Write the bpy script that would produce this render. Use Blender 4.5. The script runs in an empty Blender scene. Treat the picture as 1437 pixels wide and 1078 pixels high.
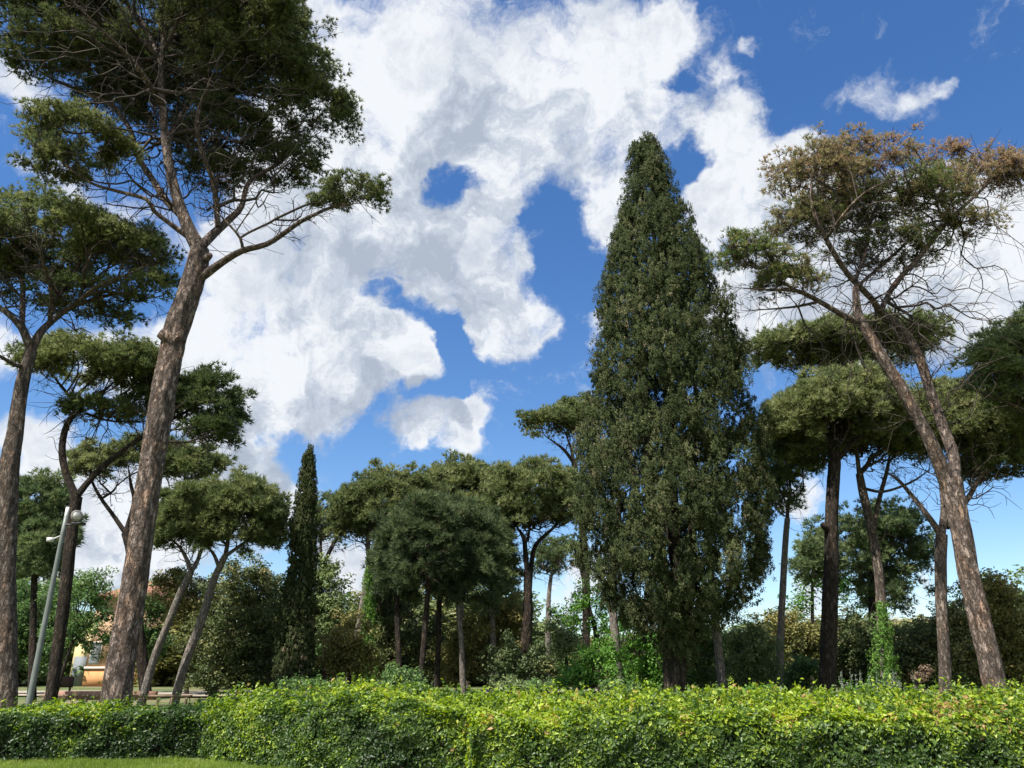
import bpy, math
import numpy as np
from math import radians, pi, sin, cos, tan, atan, sqrt

# ------------------------------------------------------------------ camera, sky, sun, exposure
S = bpy.context.scene
C = S.collection
F = 1045.0                      # focal length in pixels of the 1437 x 1078 photograph
PITCH = radians(20.5)
EYE = 1.6
cam_d = bpy.data.cameras.new('camera')
cam = bpy.data.objects.new('camera', cam_d)
C.objects.link(cam)
cam_d.sensor_width = 36.0
cam_d.lens = 36.0 * F / 1437.0
cam_d.clip_start = 0.1
cam_d.clip_end = 3000
cam.location = (0, 0, EYE)
cam.rotation_euler = (radians(90) + PITCH, 0, 0)
S.camera = cam
S.view_settings.view_transform = 'Standard'
S.view_settings.look = 'None'
S.view_settings.exposure = 0.92
S.cycles.max_bounces = 7
S.cycles.diffuse_bounces = 5
S.cycles.glossy_bounces = 2
S.cycles.transmission_bounces = 3
S.cycles.caustics_reflective = False
S.cycles.caustics_refractive = False
S.view_settings.gamma = 1.0

SUN_EL = radians(56)
sun_az = radians(224)           # clockwise from +Y: left of and a little behind the camera
sdir = np.array([sin(sun_az) * cos(SUN_EL), cos(sun_az) * cos(SUN_EL), sin(SUN_EL)])
sl = bpy.data.lights.new('sun', 'SUN')
sl.energy = 5.0
sl.angle = radians(0.53)
sl.color = (1.0, 0.95, 0.87)
so = bpy.data.objects.new('sun', sl)
C.objects.link(so)
from mathutils import Vector
so.rotation_euler = Vector((-sdir[0], -sdir[1], -sdir[2])).to_track_quat('-Z', 'Y').to_euler()
so.location = (0, 0, 40)

def ray(px, py):
    xc = (px - 718.5) / F
    yc = (539.0 - py) / F
    return np.array([xc, cos(PITCH) - yc * sin(PITCH), sin(PITCH) + yc * cos(PITCH)])

def P(px, py, D):               # the point of the vertical plane y = D seen along that direction
    d = ray(px, py)
    return np.array([0, 0, EYE]) + d * (D / d[1])

def SC(px, py, D):              # metres per photograph pixel there
    return D / ray(px, py)[1] / F

W = bpy.data.worlds.new('World')
S.world = W
W.use_nodes = True
W.cycles.sampling_method = 'NONE'

def sky_nodes():
    nt = W.node_tree
    nt.nodes.clear()
    N = lambda t: nt.nodes.new(t)
    L = nt.links.new
    out = N('ShaderNodeOutputWorld')
    sky = N('ShaderNodeTexSky')
    sky.sky_type = 'NISHITA'
    sky.sun_disc = False
    sky.sun_elevation = SUN_EL
    sky.sun_rotation = sun_az
    sky.air_density = 1.15
    sky.dust_density = 0.0
    sky.ozone_density = 2.2
    tc = N('ShaderNodeTexCoord')
    lift = N('ShaderNodeVectorMath'); lift.operation = 'ADD'; lift.inputs[1].default_value = (0, 0, .035)
    L(tc.outputs['Generated'], lift.inputs[0]); L(lift.outputs[0], sky.inputs['Vector'])
    # cloud density, a function of the direction looked in
    g = bpy.data.node_groups.new('cloud_density', 'ShaderNodeTree')
    g.interface.new_socket('Dir', in_out='INPUT', socket_type='NodeSocketVector')
    g.interface.new_socket('Density', in_out='OUTPUT', socket_type='NodeSocketFloat')
    g.interface.new_socket('Fine', in_out='OUTPUT', socket_type='NodeSocketFloat')
    GN = g.nodes.new
    GL = g.links.new
    gi = GN('NodeGroupInput'); go = GN('NodeGroupOutput')
    def noise(scale, detail, rough, src):
        n = GN('ShaderNodeTexNoise')
        n.inputs['Scale'].default_value = scale
        n.inputs['Detail'].default_value = detail
        n.inputs['Roughness'].default_value = rough
        GL(src, n.inputs['Vector'])
        return n
    def vm(op, a, b):
        n = GN('ShaderNodeVectorMath'); n.operation = op
        for k, v in enumerate((a, b)):
            if isinstance(v, (tuple, list)): n.inputs[k].default_value = v
            else: GL(v, n.inputs[k])
        return n
    def mt(op, a, b):
        n = GN('ShaderNodeMath'); n.operation = op
        for k, v in enumerate((a, b)):
            if isinstance(v, (int, float)): n.inputs[k].default_value = v
            else: GL(v, n.inputs[k])
        return n.outputs[0]
    d0 = gi.outputs['Dir']
    n1 = noise(4.0, 3, 0.55, d0)
    n2 = noise(14.0, 4, 0.6, d0)
    w1 = vm('MULTIPLY', vm('SUBTRACT', n1.outputs['Color'], (.5, .5, .5)).outputs[0], (.16, .16, .16)).outputs[0]
    w2 = vm('MULTIPLY', vm('SUBTRACT', n2.outputs['Color'], (.5, .5, .5)).outputs[0], (.085, .085, .085)).outputs[0]
    dw = vm('ADD', vm('ADD', d0, w1).outputs[0], w2).outputs[0]
    acc = None
    for (px, py, r, w) in CLOUDS:
        v = ray(px, py); ln = np.linalg.norm(v); v = v / ln
        R = r / F / ln ** 1.4 * 1.45
        ds = vm('DISTANCE', dw, tuple(float(q) for q in v)).outputs['Value']
        mr = GN('ShaderNodeMapRange'); mr.interpolation_type = 'SMOOTHERSTEP'
        mr.inputs['From Min'].default_value = R
        mr.inputs['From Max'].default_value = 0
        mr.inputs['To Min'].default_value = 0
        mr.inputs['To Max'].default_value = w
        GL(ds, mr.inputs['Value'])
        acc = mr.outputs[0] if acc is None else mt('ADD', acc, mr.outputs[0])
    # scattered cloud in the part of the sky away from the view
    n3 = noise(2.2, 2, 0.5, d0)
    sep = GN('ShaderNodeSeparateXYZ'); GL(d0, sep.inputs[0])
    mb = GN('ShaderNodeMapRange'); mb.inputs['From Min'].default_value = 0.25; mb.inputs['From Max'].default_value = -0.2
    GL(sep.outputs['Y'], mb.inputs['Value'])
    back = mt('MULTIPLY', mt('MULTIPLY', mb.outputs[0], n3.outputs['Fac']), 1.6)
    acc = mt('ADD', mt('MINIMUM', acc, 1.25), back)
    n4 = noise(8.0, 9, 0.66, dw)
    dens = mt('SUBTRACT', mt('ADD', mt('MULTIPLY', acc, .86), mt('MULTIPLY', mt('SUBTRACT', n4.outputs['Fac'], 0.5), 2.9)), 0.5)
    GL(dens, go.inputs['Density'])
    GL(n4.outputs['Fac'], go.inputs['Fine'])
    def inst(vec):
        n = N('ShaderNodeGroup'); n.node_tree = g
        L(vec, n.inputs['Dir'])
        return n
    A = inst(tc.outputs['Generated'])
    off = N('ShaderNodeVectorMath'); off.operation = 'ADD'
    off.inputs[1].default_value = (-0.045, -0.03, 0.075)      # towards the sun
    L(tc.outputs['Generated'], off.inputs[0])
    B = inst(off.outputs[0])
    def mr(src, a, b, c, d, t='SMOOTHSTEP'):
        n = N('ShaderNodeMapRange'); n.interpolation_type = t
        for k, v in zip(('From Min', 'From Max', 'To Min', 'To Max'), (a, b, c, d)):
            n.inputs[k].default_value = v
        L(src, n.inputs['Value'])
        return n.outputs[0]
    alpha = mr(A.outputs['Density'], -0.34, 0.44, 0, 0.985)
    # how much cloud the light has to cross on its way to this spot
    thick = N('ShaderNodeMath'); thick.operation = 'ADD'
    L(mr(A.outputs['Density'], 0.2, 1.2, 0, 0.30), thick.inputs[0])
    L(mr(B.outputs['Density'], 0.2, 1.15, 0, 0.85), thick.inputs[1])
    ramp = N('ShaderNodeValToRGB')
    e = ramp.color_ramp.elements
    e[0].position = 0.0; e[0].color = (0.90, 0.93, 0.97, 1)
    e[1].position = 1.0; e[1].color = (0.44, 0.50, 0.60, 1)
    m = ramp.color_ramp.elements.new(0.45); m.color = (0.61, 0.67, 0.76, 1)
    th2 = N('ShaderNodeMath'); th2.operation = 'MULTIPLY_ADD'; th2.inputs[1].default_value = 2.2
    fs = N('ShaderNodeMath'); fs.operation = 'SUBTRACT'; fs.inputs[1].default_value = .5; L(B.outputs['Fine'], fs.inputs[0])
    L(fs.outputs[0], th2.inputs[0]); L(thick.outputs[0], th2.inputs[2])
    th3 = N('ShaderNodeMath'); th3.operation = 'MULTIPLY_ADD'; th3.inputs[1].default_value = .98; th3.inputs[2].default_value = .03; L(th2.outputs[0], th3.inputs[0])
    L(th3.outputs[0], ramp.inputs['Fac'])
    bs = N('ShaderNodeBackground'); hsv = N('ShaderNodeHueSaturation'); hsv.inputs['Saturation'].default_value = 1.27; hsv.inputs['Hue'].default_value = .508; L(sky.outputs[0], hsv.inputs['Color']); L(hsv.outputs[0], bs.inputs['Color']); bs.inputs['Strength'].default_value = 0.090
    bc = N('ShaderNodeBackground'); L(ramp.outputs['Color'], bc.inputs['Color']); bc.inputs['Strength'].default_value = 0.54
    mx = N('ShaderNodeMixShader')
    L(alpha, mx.inputs['Fac']); L(bs.outputs[0], mx.inputs[1]); L(bc.outputs[0], mx.inputs[2])
    L(mx.outputs[0], out.inputs['Surface'])

CLOUDS = [
 (470, 40, 150, .9), (600, 120, 150, .9), (740, 60, 170, .9), (880, 40, 120, .85), (560, 200, 130, .85), (710, 190, 130, .85),
 (840, 150, 110, .85), (940, 10, 80, .8), (480, 270, 120, .85), (560, 340, 110, .8), (690, 330, 90, .75), (630, 410, 100, .85), (430, 180, 120, .8),
 (715, 440, 75, .8), (520, 390, 100, .7), (430, 360, 90, .7), (650, 258, 38, -1.7), (612, 75, 34, -1.3), (622, 12, 28, -1.2), (790, 350, 60, -1.0), (775, 290, 44, -.9), (740, 310, 30, -.6), (800, 400, 60, -.5),
  (550, 535, 60, 1.), (580, 505, 44, 1.), (735, 470, 46, .9), (690, 460, 50, .6), (655, 505, 34, -1.4), (985, 140, 75, .95), (1030, 80, 36, .8), (1050, 50, 24, .7), (1010, 215, 80, .95), (1060, 290, 100, 1.), (980, 300, 60, .8), (1110, 220, 56, .7),
 (935, 100, 34, -.7), (965, 218, 40, -1.0), (720, 268, 0.1, 0), (350, 480, 110, 1.), (470, 500, 110, 1.), (555, 520, 85, 1.), (400, 560, 85, .8), (340, 410, 90, .8), (300, 580, 80, .8), (605, 510, 50, .7), (480, 590, 40, .5),
 (270, 480, 90, .8), (330, 610, 50, .6), (575, 452, 40, -1.2), (625, 480, 38, -1.6), (530, 432, 30, -1.1), (490, 420, 24, -.6), (450, 330, 40, -.7), (410, 390, 30, -.3), (430, 640, 50, -.5), (160, 480, 100, .9), (310, 350, 80, .8), (190, 330, 90, .7), (120, 250, 60, .6),
 (60, 108, 50, .9), (10, 480, 80, .8), (50, 655, 70, 1.2), (150, 720, 110, 1.3), (210, 800, 110, 1.1), (120, 800, 90, 1.1), (330, 675, 80, 1.3), (250, 700, 80, 1.2), (390, 700, 56, 1.1), (385, 632, 34, 1.0),
 (850, 290, 60, .95), (820, 330, 56, .95), (800, 300, 30, .5), (835, 465, 34, .8), (755, 345, 40, .85), (765, 370, 30, .7), (768, 440, 50, .5),
 (1160, 138, 34, .62), (1200, 118, 40, .62), (1240, 130, 42, .62), (1285, 140, 42, .62), (1330, 118, 34, .66), (1390, 160, 28, .66), (1320, 190, 30, .6), (1120, 190, 30, .5),
 (1120, 420, 130, 1.), (1040, 430, 90, .95), (1220, 380, 130, 1.), (1330, 420, 120, 1.), (1420, 330, 100, 1.), (1440, 440, 80, .8), (1340, 500, 80, .8), (1200, 300, 110, .8), (1300, 290, 90, .8), (1390, 270, 70, .6),
 (590, 612, 40, 1.2), (625, 612, 44, 1.3), (665, 616, 42, 1.3), (600, 575, 30, -.8), (650, 570, 30, -.8), (500, 820, 70, 1.2), (470, 770, 60, 1.1), (1135, 705, 56, 1.2), (800, 800, 60, .9), (790, 860, 60, .8), (1150, 850, 60, .8),
 (1060, 820, 40, .6), (1290, 860, 60, .3),
]
sky_nodes()

# ------------------------------------------------------------------ mesh helpers
rng = np.random.default_rng(7)

def mesh(name, V, Fc, mat, tint=None, smooth=False):
    V = np.asarray(V, np.float32); Fc = np.asarray(Fc, np.int32)
    me = bpy.data.meshes.new(name)
    me.vertices.add(len(V)); me.vertices.foreach_set('co', V.ravel())
    k = Fc.shape[1]
    me.loops.add(Fc.size); me.loops.foreach_set('vertex_index', Fc.ravel())
    me.polygons.add(len(Fc)); me.polygons.foreach_set('loop_start', np.arange(0, Fc.size, k, dtype=np.int32))
    if smooth: me.polygons.foreach_set('use_smooth', np.ones(len(Fc), bool))
    me.update(calc_edges=True)
    if tint is not None:
        a = me.attributes.new('tint', 'FLOAT', 'POINT')
        a.data.foreach_set('value', np.asarray(tint, np.float32))
    if mat: me.materials.append(mat)
    return me

def link(name, me, parent=None, loc=(0, 0, 0)):
    o = bpy.data.objects.new(name, me); C.objects.link(o)
    o.location = loc
    if parent: o.parent = parent
    return o

def tag(o, label=None, cat=None, group=None, kind=None):
    if label: o['label'] = label
    if cat: o['category'] = cat
    if group: o['group'] = group
    if kind: o['kind'] = kind
    return o

def thing(name, loc, label, cat, group=None):
    return tag(link(name, None, None, tuple(float(q) for q in loc)), label, cat, group)

def unit(v):
    return v / np.maximum(np.linalg.norm(v, axis=-1, keepdims=True), 1e-9)

def rdir(n, r=None):
    return unit((r or rng).normal(size=(n, 3)))

class MB:                       # gathers quads
    def __init__(s): s.V = []; s.F = []; s.n = 0
    def add(s, V, Fc):
        V = np.asarray(V, float); s.V.append(V); s.F.append(np.asarray(Fc, int) + s.n); s.n += len(V)
    def box(s, x0, x1, y0, y1, z0, z1):
        V = [(x, y, z) for z in (z0, z1) for y in (y0, y1) for x in (x0, x1)]
        s.add(V, [(0, 2, 3, 1), (4, 5, 7, 6), (0, 1, 5, 4), (2, 6, 7, 3), (0, 4, 6, 2), (1, 3, 7, 5)])
    def tube(s, pts, rad, sides=6, lump=0.0, seed=0, rough=0.0):
        pts = np.asarray(pts, float); rad = np.asarray(rad, float); n = len(pts)
        T = unit(np.gradient(pts, axis=0))
        a = np.array([1.0, 0, 0]) if abs(T[0, 0]) < .8 else np.array([0, 1.0, 0])
        U = np.zeros((n, 3)); u = unit(a - T[0] * a.dot(T[0]))
        for i in range(n):
            u = unit(u - T[i] * u.dot(T[i])); U[i] = u
        Wv = np.cross(T, U)
        th = np.arange(sides) * 2 * pi / sides
        R = rad[:, None] * np.ones((1, sides))
        if lump:
            ll = np.r_[0, np.cumsum(np.linalg.norm(np.diff(pts, axis=0), axis=1))][:, None]
            q = th[None, :]
            ph = seed * 1.7
            R = R * (1 + lump * (np.sin(2 * q + ll * .9 + ph) * .5 + np.sin(3 * q - ll * 1.7 + ph * 2) * .4 + np.sin(5 * q + ll * 3.1 + ph) * .25 + np.sin(7 * q - ll * 4.3) * .2))
        if rough:                # flaking plates stand proud of the fissures between them
            rr = np.random.default_rng(seed + 900)
            col = rr.normal(0, 1, (n // 3 + 2, sides)); a_ = np.arange(n)[:, None] / 3 + rr.uniform(0, 1, (1, sides)); i0 = np.floor(a_).astype(int); jj = np.arange(sides)[None, :]
            R = R * (1 + rough * np.clip(col[np.minimum(i0, n // 3 + 1), jj] + rr.normal(0, .35, R.shape), -1.6, 1.3))
        V = pts[:, None, :] + R[:, :, None] * (np.cos(th)[None, :, None] * U[:, None, :] + np.sin(th)[None, :, None] * Wv[:, None, :])
        V = V.reshape(-1, 3)
        i = np.arange(n - 1)[:, None] * sides; j = np.arange(sides)[None, :]; j2 = (j + 1) % sides
        Q = np.stack([i + j, i + j2, i + sides + j2, i + sides + j], -1).reshape(-1, 4)
        s.add(V, Q)
        for end in (0, n - 1):               # caps
            c = len(V); ring = end * sides + np.arange(sides)
            s.add(np.vstack([V[ring], pts[end]]), [(k, sides, sides, (k + 1) % sides) if 0 else (k, (k + 1) % sides, sides, sides) for k in range(0)] or np.zeros((0, 4), int))
    def prisms(s, A, B, ra, rb):             # many thin three-sided twigs at once
        n = len(A)
        if n == 0: return
        T = unit(B - A)
        ref = np.where(np.abs(T[:, :1]) < .8, np.array([[1.0, 0, 0]]), np.array([[0, 1.0, 0]]))
        U = unit(np.cross(T, ref)); Wv = np.cross(T, U)
        V = np.zeros((n, 6, 3))
        for k in range(3):
            o = cos(k * 2 * pi / 3) * U + sin(k * 2 * pi / 3) * Wv
            V[:, k] = A + o * np.asarray(ra).reshape(-1, 1); V[:, 3 + k] = B + o * np.asarray(rb).reshape(-1, 1)
        b = (np.arange(n) * 6)[:, None, None]
        Q = np.array([[0, 1, 4, 3], [1, 2, 5, 4], [2, 0, 3, 5]])[None] + b
        s.add(V.reshape(-1, 3), Q.reshape(-1, 4))
    def mesh(s, name, mat, smooth=True, off=(0, 0, 0)):
        return mesh(name, np.vstack(s.V) - np.asarray(off, float), np.vstack([f for f in s.F if len(f)]), mat, None, smooth)

def smooth_line(pts, vals, step=0.35):
    pts = np.asarray(pts, float); vals = np.asarray(vals, float)
    if len(pts) < 3:
        k = max(2, int(np.linalg.norm(pts[-1] - pts[0]) / step) + 1)
        t = np.linspace(0, 1, k)[:, None]
        return pts[0] + (pts[-1] - pts[0]) * t, vals[0] + (vals[-1] - vals[0]) * t[:, 0]
    Q = np.vstack([2 * pts[0] - pts[1], pts, 2 * pts[-1] - pts[-2]])
    out = []; ov = []
    for i in range(len(pts) - 1):
        a, b, c, d = Q[i:i + 4]
        k = max(2, int(np.linalg.norm(c - b) / step) + 1)
        t = np.linspace(0, 1, k, endpoint=False)[:, None]
        out.append(.5 * (2 * b + (c - a) * t + (2 * a - 5 * b + 4 * c - d) * t ** 2 + (3 * b - a - 3 * c + d) * t ** 3))
        ov.append(vals[i] + (vals[i + 1] - vals[i]) * t[:, 0])
    out.append(pts[-1:]); ov.append(vals[-1:])
    return np.vstack(out), np.concatenate(ov)

# ------------------------------------------------------------------ materials
def newmat(name):
    m = bpy.data.materials.new(name); m.use_nodes = True
    nt = m.node_tree; nt.nodes.clear()
    out = nt.nodes.new('ShaderNodeOutputMaterial')
    return m, nt, out

def ramp_node(nt, stops):
    r = nt.nodes.new('ShaderNodeValToRGB'); e = r.color_ramp.elements
    e[0].position = stops[0][0]; e[0].color = (*stops[0][1], 1)
    e[1].position = stops[-1][0]; e[1].color = (*stops[-1][1], 1)
    for p, c in stops[1:-1]:
        q = e.new(p); q.color = (*c, 1)
    return r

def leaf_mat(name, stops, trans=.3, rough=.55, spec=.3, gain=1.0):
    stops = [(p, tuple(min(.8, q * gain) for q in c)) for p, c in stops]
    m, nt, out = newmat(name)
    at = nt.nodes.new('ShaderNodeAttribute'); at.attribute_name = 'tint'
    r = ramp_node(nt, stops); nt.links.new(at.outputs['Fac'], r.inputs['Fac'])
    b = nt.nodes.new('ShaderNodeBsdfPrincipled'); b.inputs['Roughness'].default_value = rough
    b.inputs['Specular IOR Level'].default_value = spec
    nt.links.new(r.outputs[0], b.inputs['Base Color'])
    t = nt.nodes.new('ShaderNodeBsdfTranslucent')
    hs = nt.nodes.new('ShaderNodeHueSaturation'); hs.inputs['Saturation'].default_value = 1.15; hs.inputs['Value'].default_value = 1.5
    nt.links.new(r.outputs[0], hs.inputs['Color']); nt.links.new(hs.outputs[0], t.inputs['Color'])
    mx = nt.nodes.new('ShaderNodeMixShader'); mx.inputs['Fac'].default_value = trans
    nt.links.new(b.outputs[0], mx.inputs[1]); nt.links.new(t.outputs[0], mx.inputs[2]); nt.links.new(mx.outputs[0], out.inputs['Surface'])
    return m

def bark_mat(name, light, red, dark, sx=8.0, sz=3.2, bump=.9):
    m, nt, out = newmat(name)
    N = nt.nodes.new; L = nt.links.new
    def noise(sc, det, ro, vec):
        n = N('ShaderNodeTexNoise'); n.inputs['Scale'].default_value = sc; n.inputs['Detail'].default_value = det; n.inputs['Roughness'].default_value = ro; L(vec, n.inputs['Vector']); return n
    def mrange(src, a, b, c=0, d=1):
        n = N('ShaderNodeMapRange'); n.interpolation_type = 'SMOOTHSTEP'
        for k, v in zip(('From Min', 'From Max', 'To Min', 'To Max'), (a, b, c, d)): n.inputs[k].default_value = v
        L(src, n.inputs['Value']); return n.outputs[0]
    tc = N('ShaderNodeTexCoord'); mp = N('ShaderNodeMapping'); mp.inputs['Scale'].default_value = (sx, sx, sz)
    L(tc.outputs['Object'], mp.inputs['Vector'])
    nz = noise(.9, 5, .65, mp.outputs[0])
    ad = N('ShaderNodeVectorMath'); ad.operation = 'MULTIPLY_ADD'; ad.inputs[1].default_value = (2.6, 2.6, 2.6); L(nz.outputs['Color'], ad.inputs[0]); L(mp.outputs[0], ad.inputs[2])
    vo = N('ShaderNodeTexVoronoi'); vo.feature = 'DISTANCE_TO_EDGE'; vo.inputs['Scale'].default_value = .8; L(ad.outputs[0], vo.inputs['Vector'])
    vc = N('ShaderNodeTexVoronoi'); vc.feature = 'F1'; vc.inputs['Scale'].default_value = .8; L(ad.outputs[0], vc.inputs['Vector'])
    sp = N('ShaderNodeSeparateColor'); L(vc.outputs['Color'], sp.inputs[0])
    big = noise(.9, 4, .6, tc.outputs['Object'])
    avg = N('ShaderNodeMath'); avg.operation = 'MULTIPLY_ADD'; avg.inputs[1].default_value = .5; L(sp.outputs[0], avg.inputs[0]); L(mrange(big.outputs['Fac'], .35, .68, 0, .55), avg.inputs[2])
    pc = ramp_node(nt, [(0, tuple(c * .7 for c in light)), (.5, light), (.8, red), (1, tuple(min(1, c * 1.35) for c in light))]); L(avg.outputs[0], pc.inputs['Fac'])
    fis = noise(1.5, 6, .72, mp.outputs[0])             # long upright fissures that break up the plates
    e1 = mrange(vo.outputs['Distance'], .0, .22, .25, 1)
    e2 = mrange(fis.outputs['Fac'], .36, .56, .1, 1)
    edge = N('ShaderNodeMath'); edge.operation = 'MULTIPLY'; L(e1, edge.inputs[0]); L(e2, edge.inputs[1])
    mc = N('ShaderNodeMix'); mc.data_type = 'RGBA'; L(edge.outputs[0], mc.inputs['Factor']); mc.inputs['A'].default_value = (*dark, 1); L(pc.outputs[0], mc.inputs['B'])
    fine = noise(6, 6, .75, mp.outputs[0])
    mf = N('ShaderNodeMix'); mf.data_type = 'RGBA'; mf.blend_type = 'MULTIPLY'; mf.inputs['Factor'].default_value = .8; L(mc.outputs['Result'], mf.inputs['A'])
    fr = ramp_node(nt, [(.3, (.4, .4, .4)), (.7, (1.35, 1.35, 1.35))]); L(fine.outputs['Fac'], fr.inputs['Fac']); L(fr.outputs[0], mf.inputs['B'])
    b = N('ShaderNodeBsdfPrincipled'); b.inputs['Roughness'].default_value = .9; b.inputs['Specular IOR Level'].default_value = .12
    L(mf.outputs['Result'], b.inputs['Base Color'])
    hh = N('ShaderNodeMath'); hh.operation = 'MULTIPLY_ADD'; hh.inputs[1].default_value = .5; L(fine.outputs['Fac'], hh.inputs[0]); L(edge.outputs[0], hh.inputs[2])
    bp = N('ShaderNodeBump'); bp.inputs['Strength'].default_value = bump; bp.inputs['Distance'].default_value = .06; L(hh.outputs[0], bp.inputs['Height'])
    L(bp.outputs[0], b.inputs['Normal']); L(b.outputs[0], out.inputs['Surface'])
    return m

def noise_mat(name, c0, c1, scale=6, rough=.85, bump=.0, spec=.2, detail=5):
    m, nt, out = newmat(name)
    N = nt.nodes.new; L = nt.links.new
    tc = N('ShaderNodeTexCoord'); nz = N('ShaderNodeTexNoise'); nz.inputs['Scale'].default_value = scale; nz.inputs['Detail'].default_value = detail
    L(tc.outputs['Object'], nz.inputs['Vector'])
    r = ramp_node(nt, [(.35, c0), (.65, c1)]); L(nz.outputs['Fac'], r.inputs['Fac'])
    b = N('ShaderNodeBsdfPrincipled'); b.inputs['Roughness'].default_value = rough; b.inputs['Specular IOR Level'].default_value = spec
    L(r.outputs[0], b.inputs['Base Color'])
    if bump:
        bp = N('ShaderNodeBump'); bp.inputs['Strength'].default_value = bump; bp.inputs['Distance'].default_value = .05
        L(nz.outputs['Fac'], bp.inputs['Height']); L(bp.outputs[0], b.inputs['Normal'])
    L(b.outputs[0], out.inputs['Surface'])
    return m

M = {
 'bark': bark_mat('pine_bark', (.29, .24, .20), (.31, .215, .155), (.05, .038, .032), 9, 3.0),
 'bark_near': bark_mat('pine_bark_scaly', (.38, .30, .255), (.42, .28, .20), (.05, .038, .032), 7, 2.5, 1.0),
 'bark_grey': bark_mat('pine_bark_grey', (.38, .34, .30), (.38, .31, .245), (.10, .085, .075), 13, 4, .7),
 'bark_dark': bark_mat('pine_bark_dark', (.105, .085, .07), (.12, .085, .06), (.022, .018, .015), 11, 3.0, .9),
 'twig': noise_mat('twig_bark', (.030, .024, .02), (.070, .056, .045), 4),
 'twig_pale': noise_mat('dry_twig_bark', (.10, .08, .066), (.20, .16, .13), 4),
 'pine': leaf_mat('pine_needles', [(0, (.034, .050, .020)), (.5, (.086, .106, .044)), (1, (.175, .185, .085))], .33, .55, .15, gain=1.6),
 'pine_dark': leaf_mat('dark_pine_needles', [(0, (.024, .036, .018)), (.5, (.052, .068, .032)), (1, (.10, .118, .056))], .28, .6, .1, gain=1.95),
 'pine_blue': leaf_mat('grey_green_pine_needles', [(0, (.034, .054, .026)), (.5, (.074, .100, .046)), (1, (.14, .165, .075))], .32, .6, .1, gain=1.75),
 'pine_near': leaf_mat('near_pine_needles', [(0, (.030, .042, .018)), (.5, (.068, .082, .034)), (1, (.15, .155, .07))], .34, .6, .12, gain=1.6),
 'pine_dry': leaf_mat('drying_pine_needles', [(0, (.06, .09, .03)), (.3, (.115, .125, .05)), (.55, (.18, .15, .08)), (.8, (.20, .165, .105)), (1, (.23, .15, .095))], .35, .6, .1, gain=1.55),
 'cypress': leaf_mat('cypress_sprays', [(0, (.018, .028, .012)), (.45, (.050, .064, .026)), (.88, (.100, .112, .050)), (.93, (.16, .13, .09)), (1, (.24, .18, .13))], .10, .8, .05, gain=1.15),
 'oak': leaf_mat('holm_oak_leaves', [(0, (.026, .042, .015)), (.5, (.065, .082, .030)), (.85, (.14, .14, .055)), (1, (.22, .18, .08))], .25, .5, .3, gain=1.7),
 'oak_brown': leaf_mat('brownish_oak_leaves', [(0, (.045, .052, .018)), (.5, (.115, .115, .038)), (1, (.20, .17, .065))], .28, .55, .2, gain=1.7),
 'olive': leaf_mat('olive_leaves', [(0, (.05, .075, .03)), (.5, (.105, .14, .055)), (1, (.18, .22, .10))], .3, .55, .2, gain=1.5),
 'bright': leaf_mat('bright_green_leaves', [(0, (.03, .075, .014)), (.5, (.07, .155, .026)), (1, (.14, .25, .055))], .4, .5, .25, gain=1.5),
 'mid': leaf_mat('mid_green_leaves', [(0, (.026, .055, .018)), (.5, (.062, .11, .034)), (1, (.125, .19, .062))], .33, .5, .25, gain=1.5),
 'ivy': leaf_mat('ivy_leaves', [(0, (.03, .065, .013)), (.5, (.065, .125, .024)), (1, (.13, .21, .045))], .3, .5, .3, gain=2),
 'dead': leaf_mat('dry_leaves', [(0, (.14, .10, .065)), (1, (.34, .24, .165))], .2),
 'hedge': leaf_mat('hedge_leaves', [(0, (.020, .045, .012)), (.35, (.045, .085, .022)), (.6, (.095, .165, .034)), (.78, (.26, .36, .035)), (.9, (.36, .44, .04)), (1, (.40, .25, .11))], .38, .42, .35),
 'grass': leaf_mat('grass_blades', [(0, (.10, .15, .03)), (.6, (.20, .29, .05)), (1, (.34, .38, .11))], .4, .6, .2),
 'core': noise_mat('hedge_shade_core', (.010, .014, .007), (.035, .034, .018), 14, .95, .8),  # dark colour painted in for the shade between the leaves
}

# ------------------------------------------------------------------ growing trees
def grow(seed_pos, seed_len, pts, bf):
    """joins every point to the growing tree by the cheapest link (distance + part of the way to the root)"""
    n0 = len(seed_pos); n = len(pts)
    pos = np.vstack([seed_pos, pts]); plen = np.concatenate([seed_len, np.zeros(n)])
    par = np.full(n0 + n, -1)
    d = np.linalg.norm(pts[:, None] - seed_pos[None], axis=2)
    cost = d + bf * seed_len[None]
    best = cost.argmin(1); bc = cost[np.arange(n), best]
    todo = np.ones(n, bool)
    order = []
    for _ in range(n):
        j = int(np.where(todo, bc, 1e9).argmin())
        todo[j] = False; k = n0 + j; par[k] = best[j]
        plen[k] = plen[best[j]] + np.linalg.norm(pos[k] - pos[best[j]])
        order.append(k)
        c = np.linalg.norm(pts - pos[k], axis=1) + bf * plen[k]
        up = todo & (c < bc)
        best[up] = k; bc[up] = c[up]
    return pos, par, order

def needles(cen, axis, nn, L, w, r, tint, spread=.85):
    """tufts of thin needles, one three-cornered blade each"""
    n = len(cen)
    D_ = unit(axis[:, None] + spread * unit(r.normal(size=(n, nn, 3))))
    ln = L * r.uniform(.6, 1.1, (n, nn, 1))
    side = unit(np.cross(D_, unit(r.normal(size=(n, nn, 3))))) * (w * .5)
    root = cen[:, None] + D_ * ln * .08
    V = np.stack([root - side, root + side, cen[:, None] + D_ * ln], 2).reshape(-1, 3)
    Fc = np.arange(len(V)).reshape(-1, 3)
    tt = np.repeat(np.clip(tint[:, None] + r.normal(0, .10, (n, nn)), 0, 1).ravel(), 3)
    return V, Fc, tt

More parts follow.
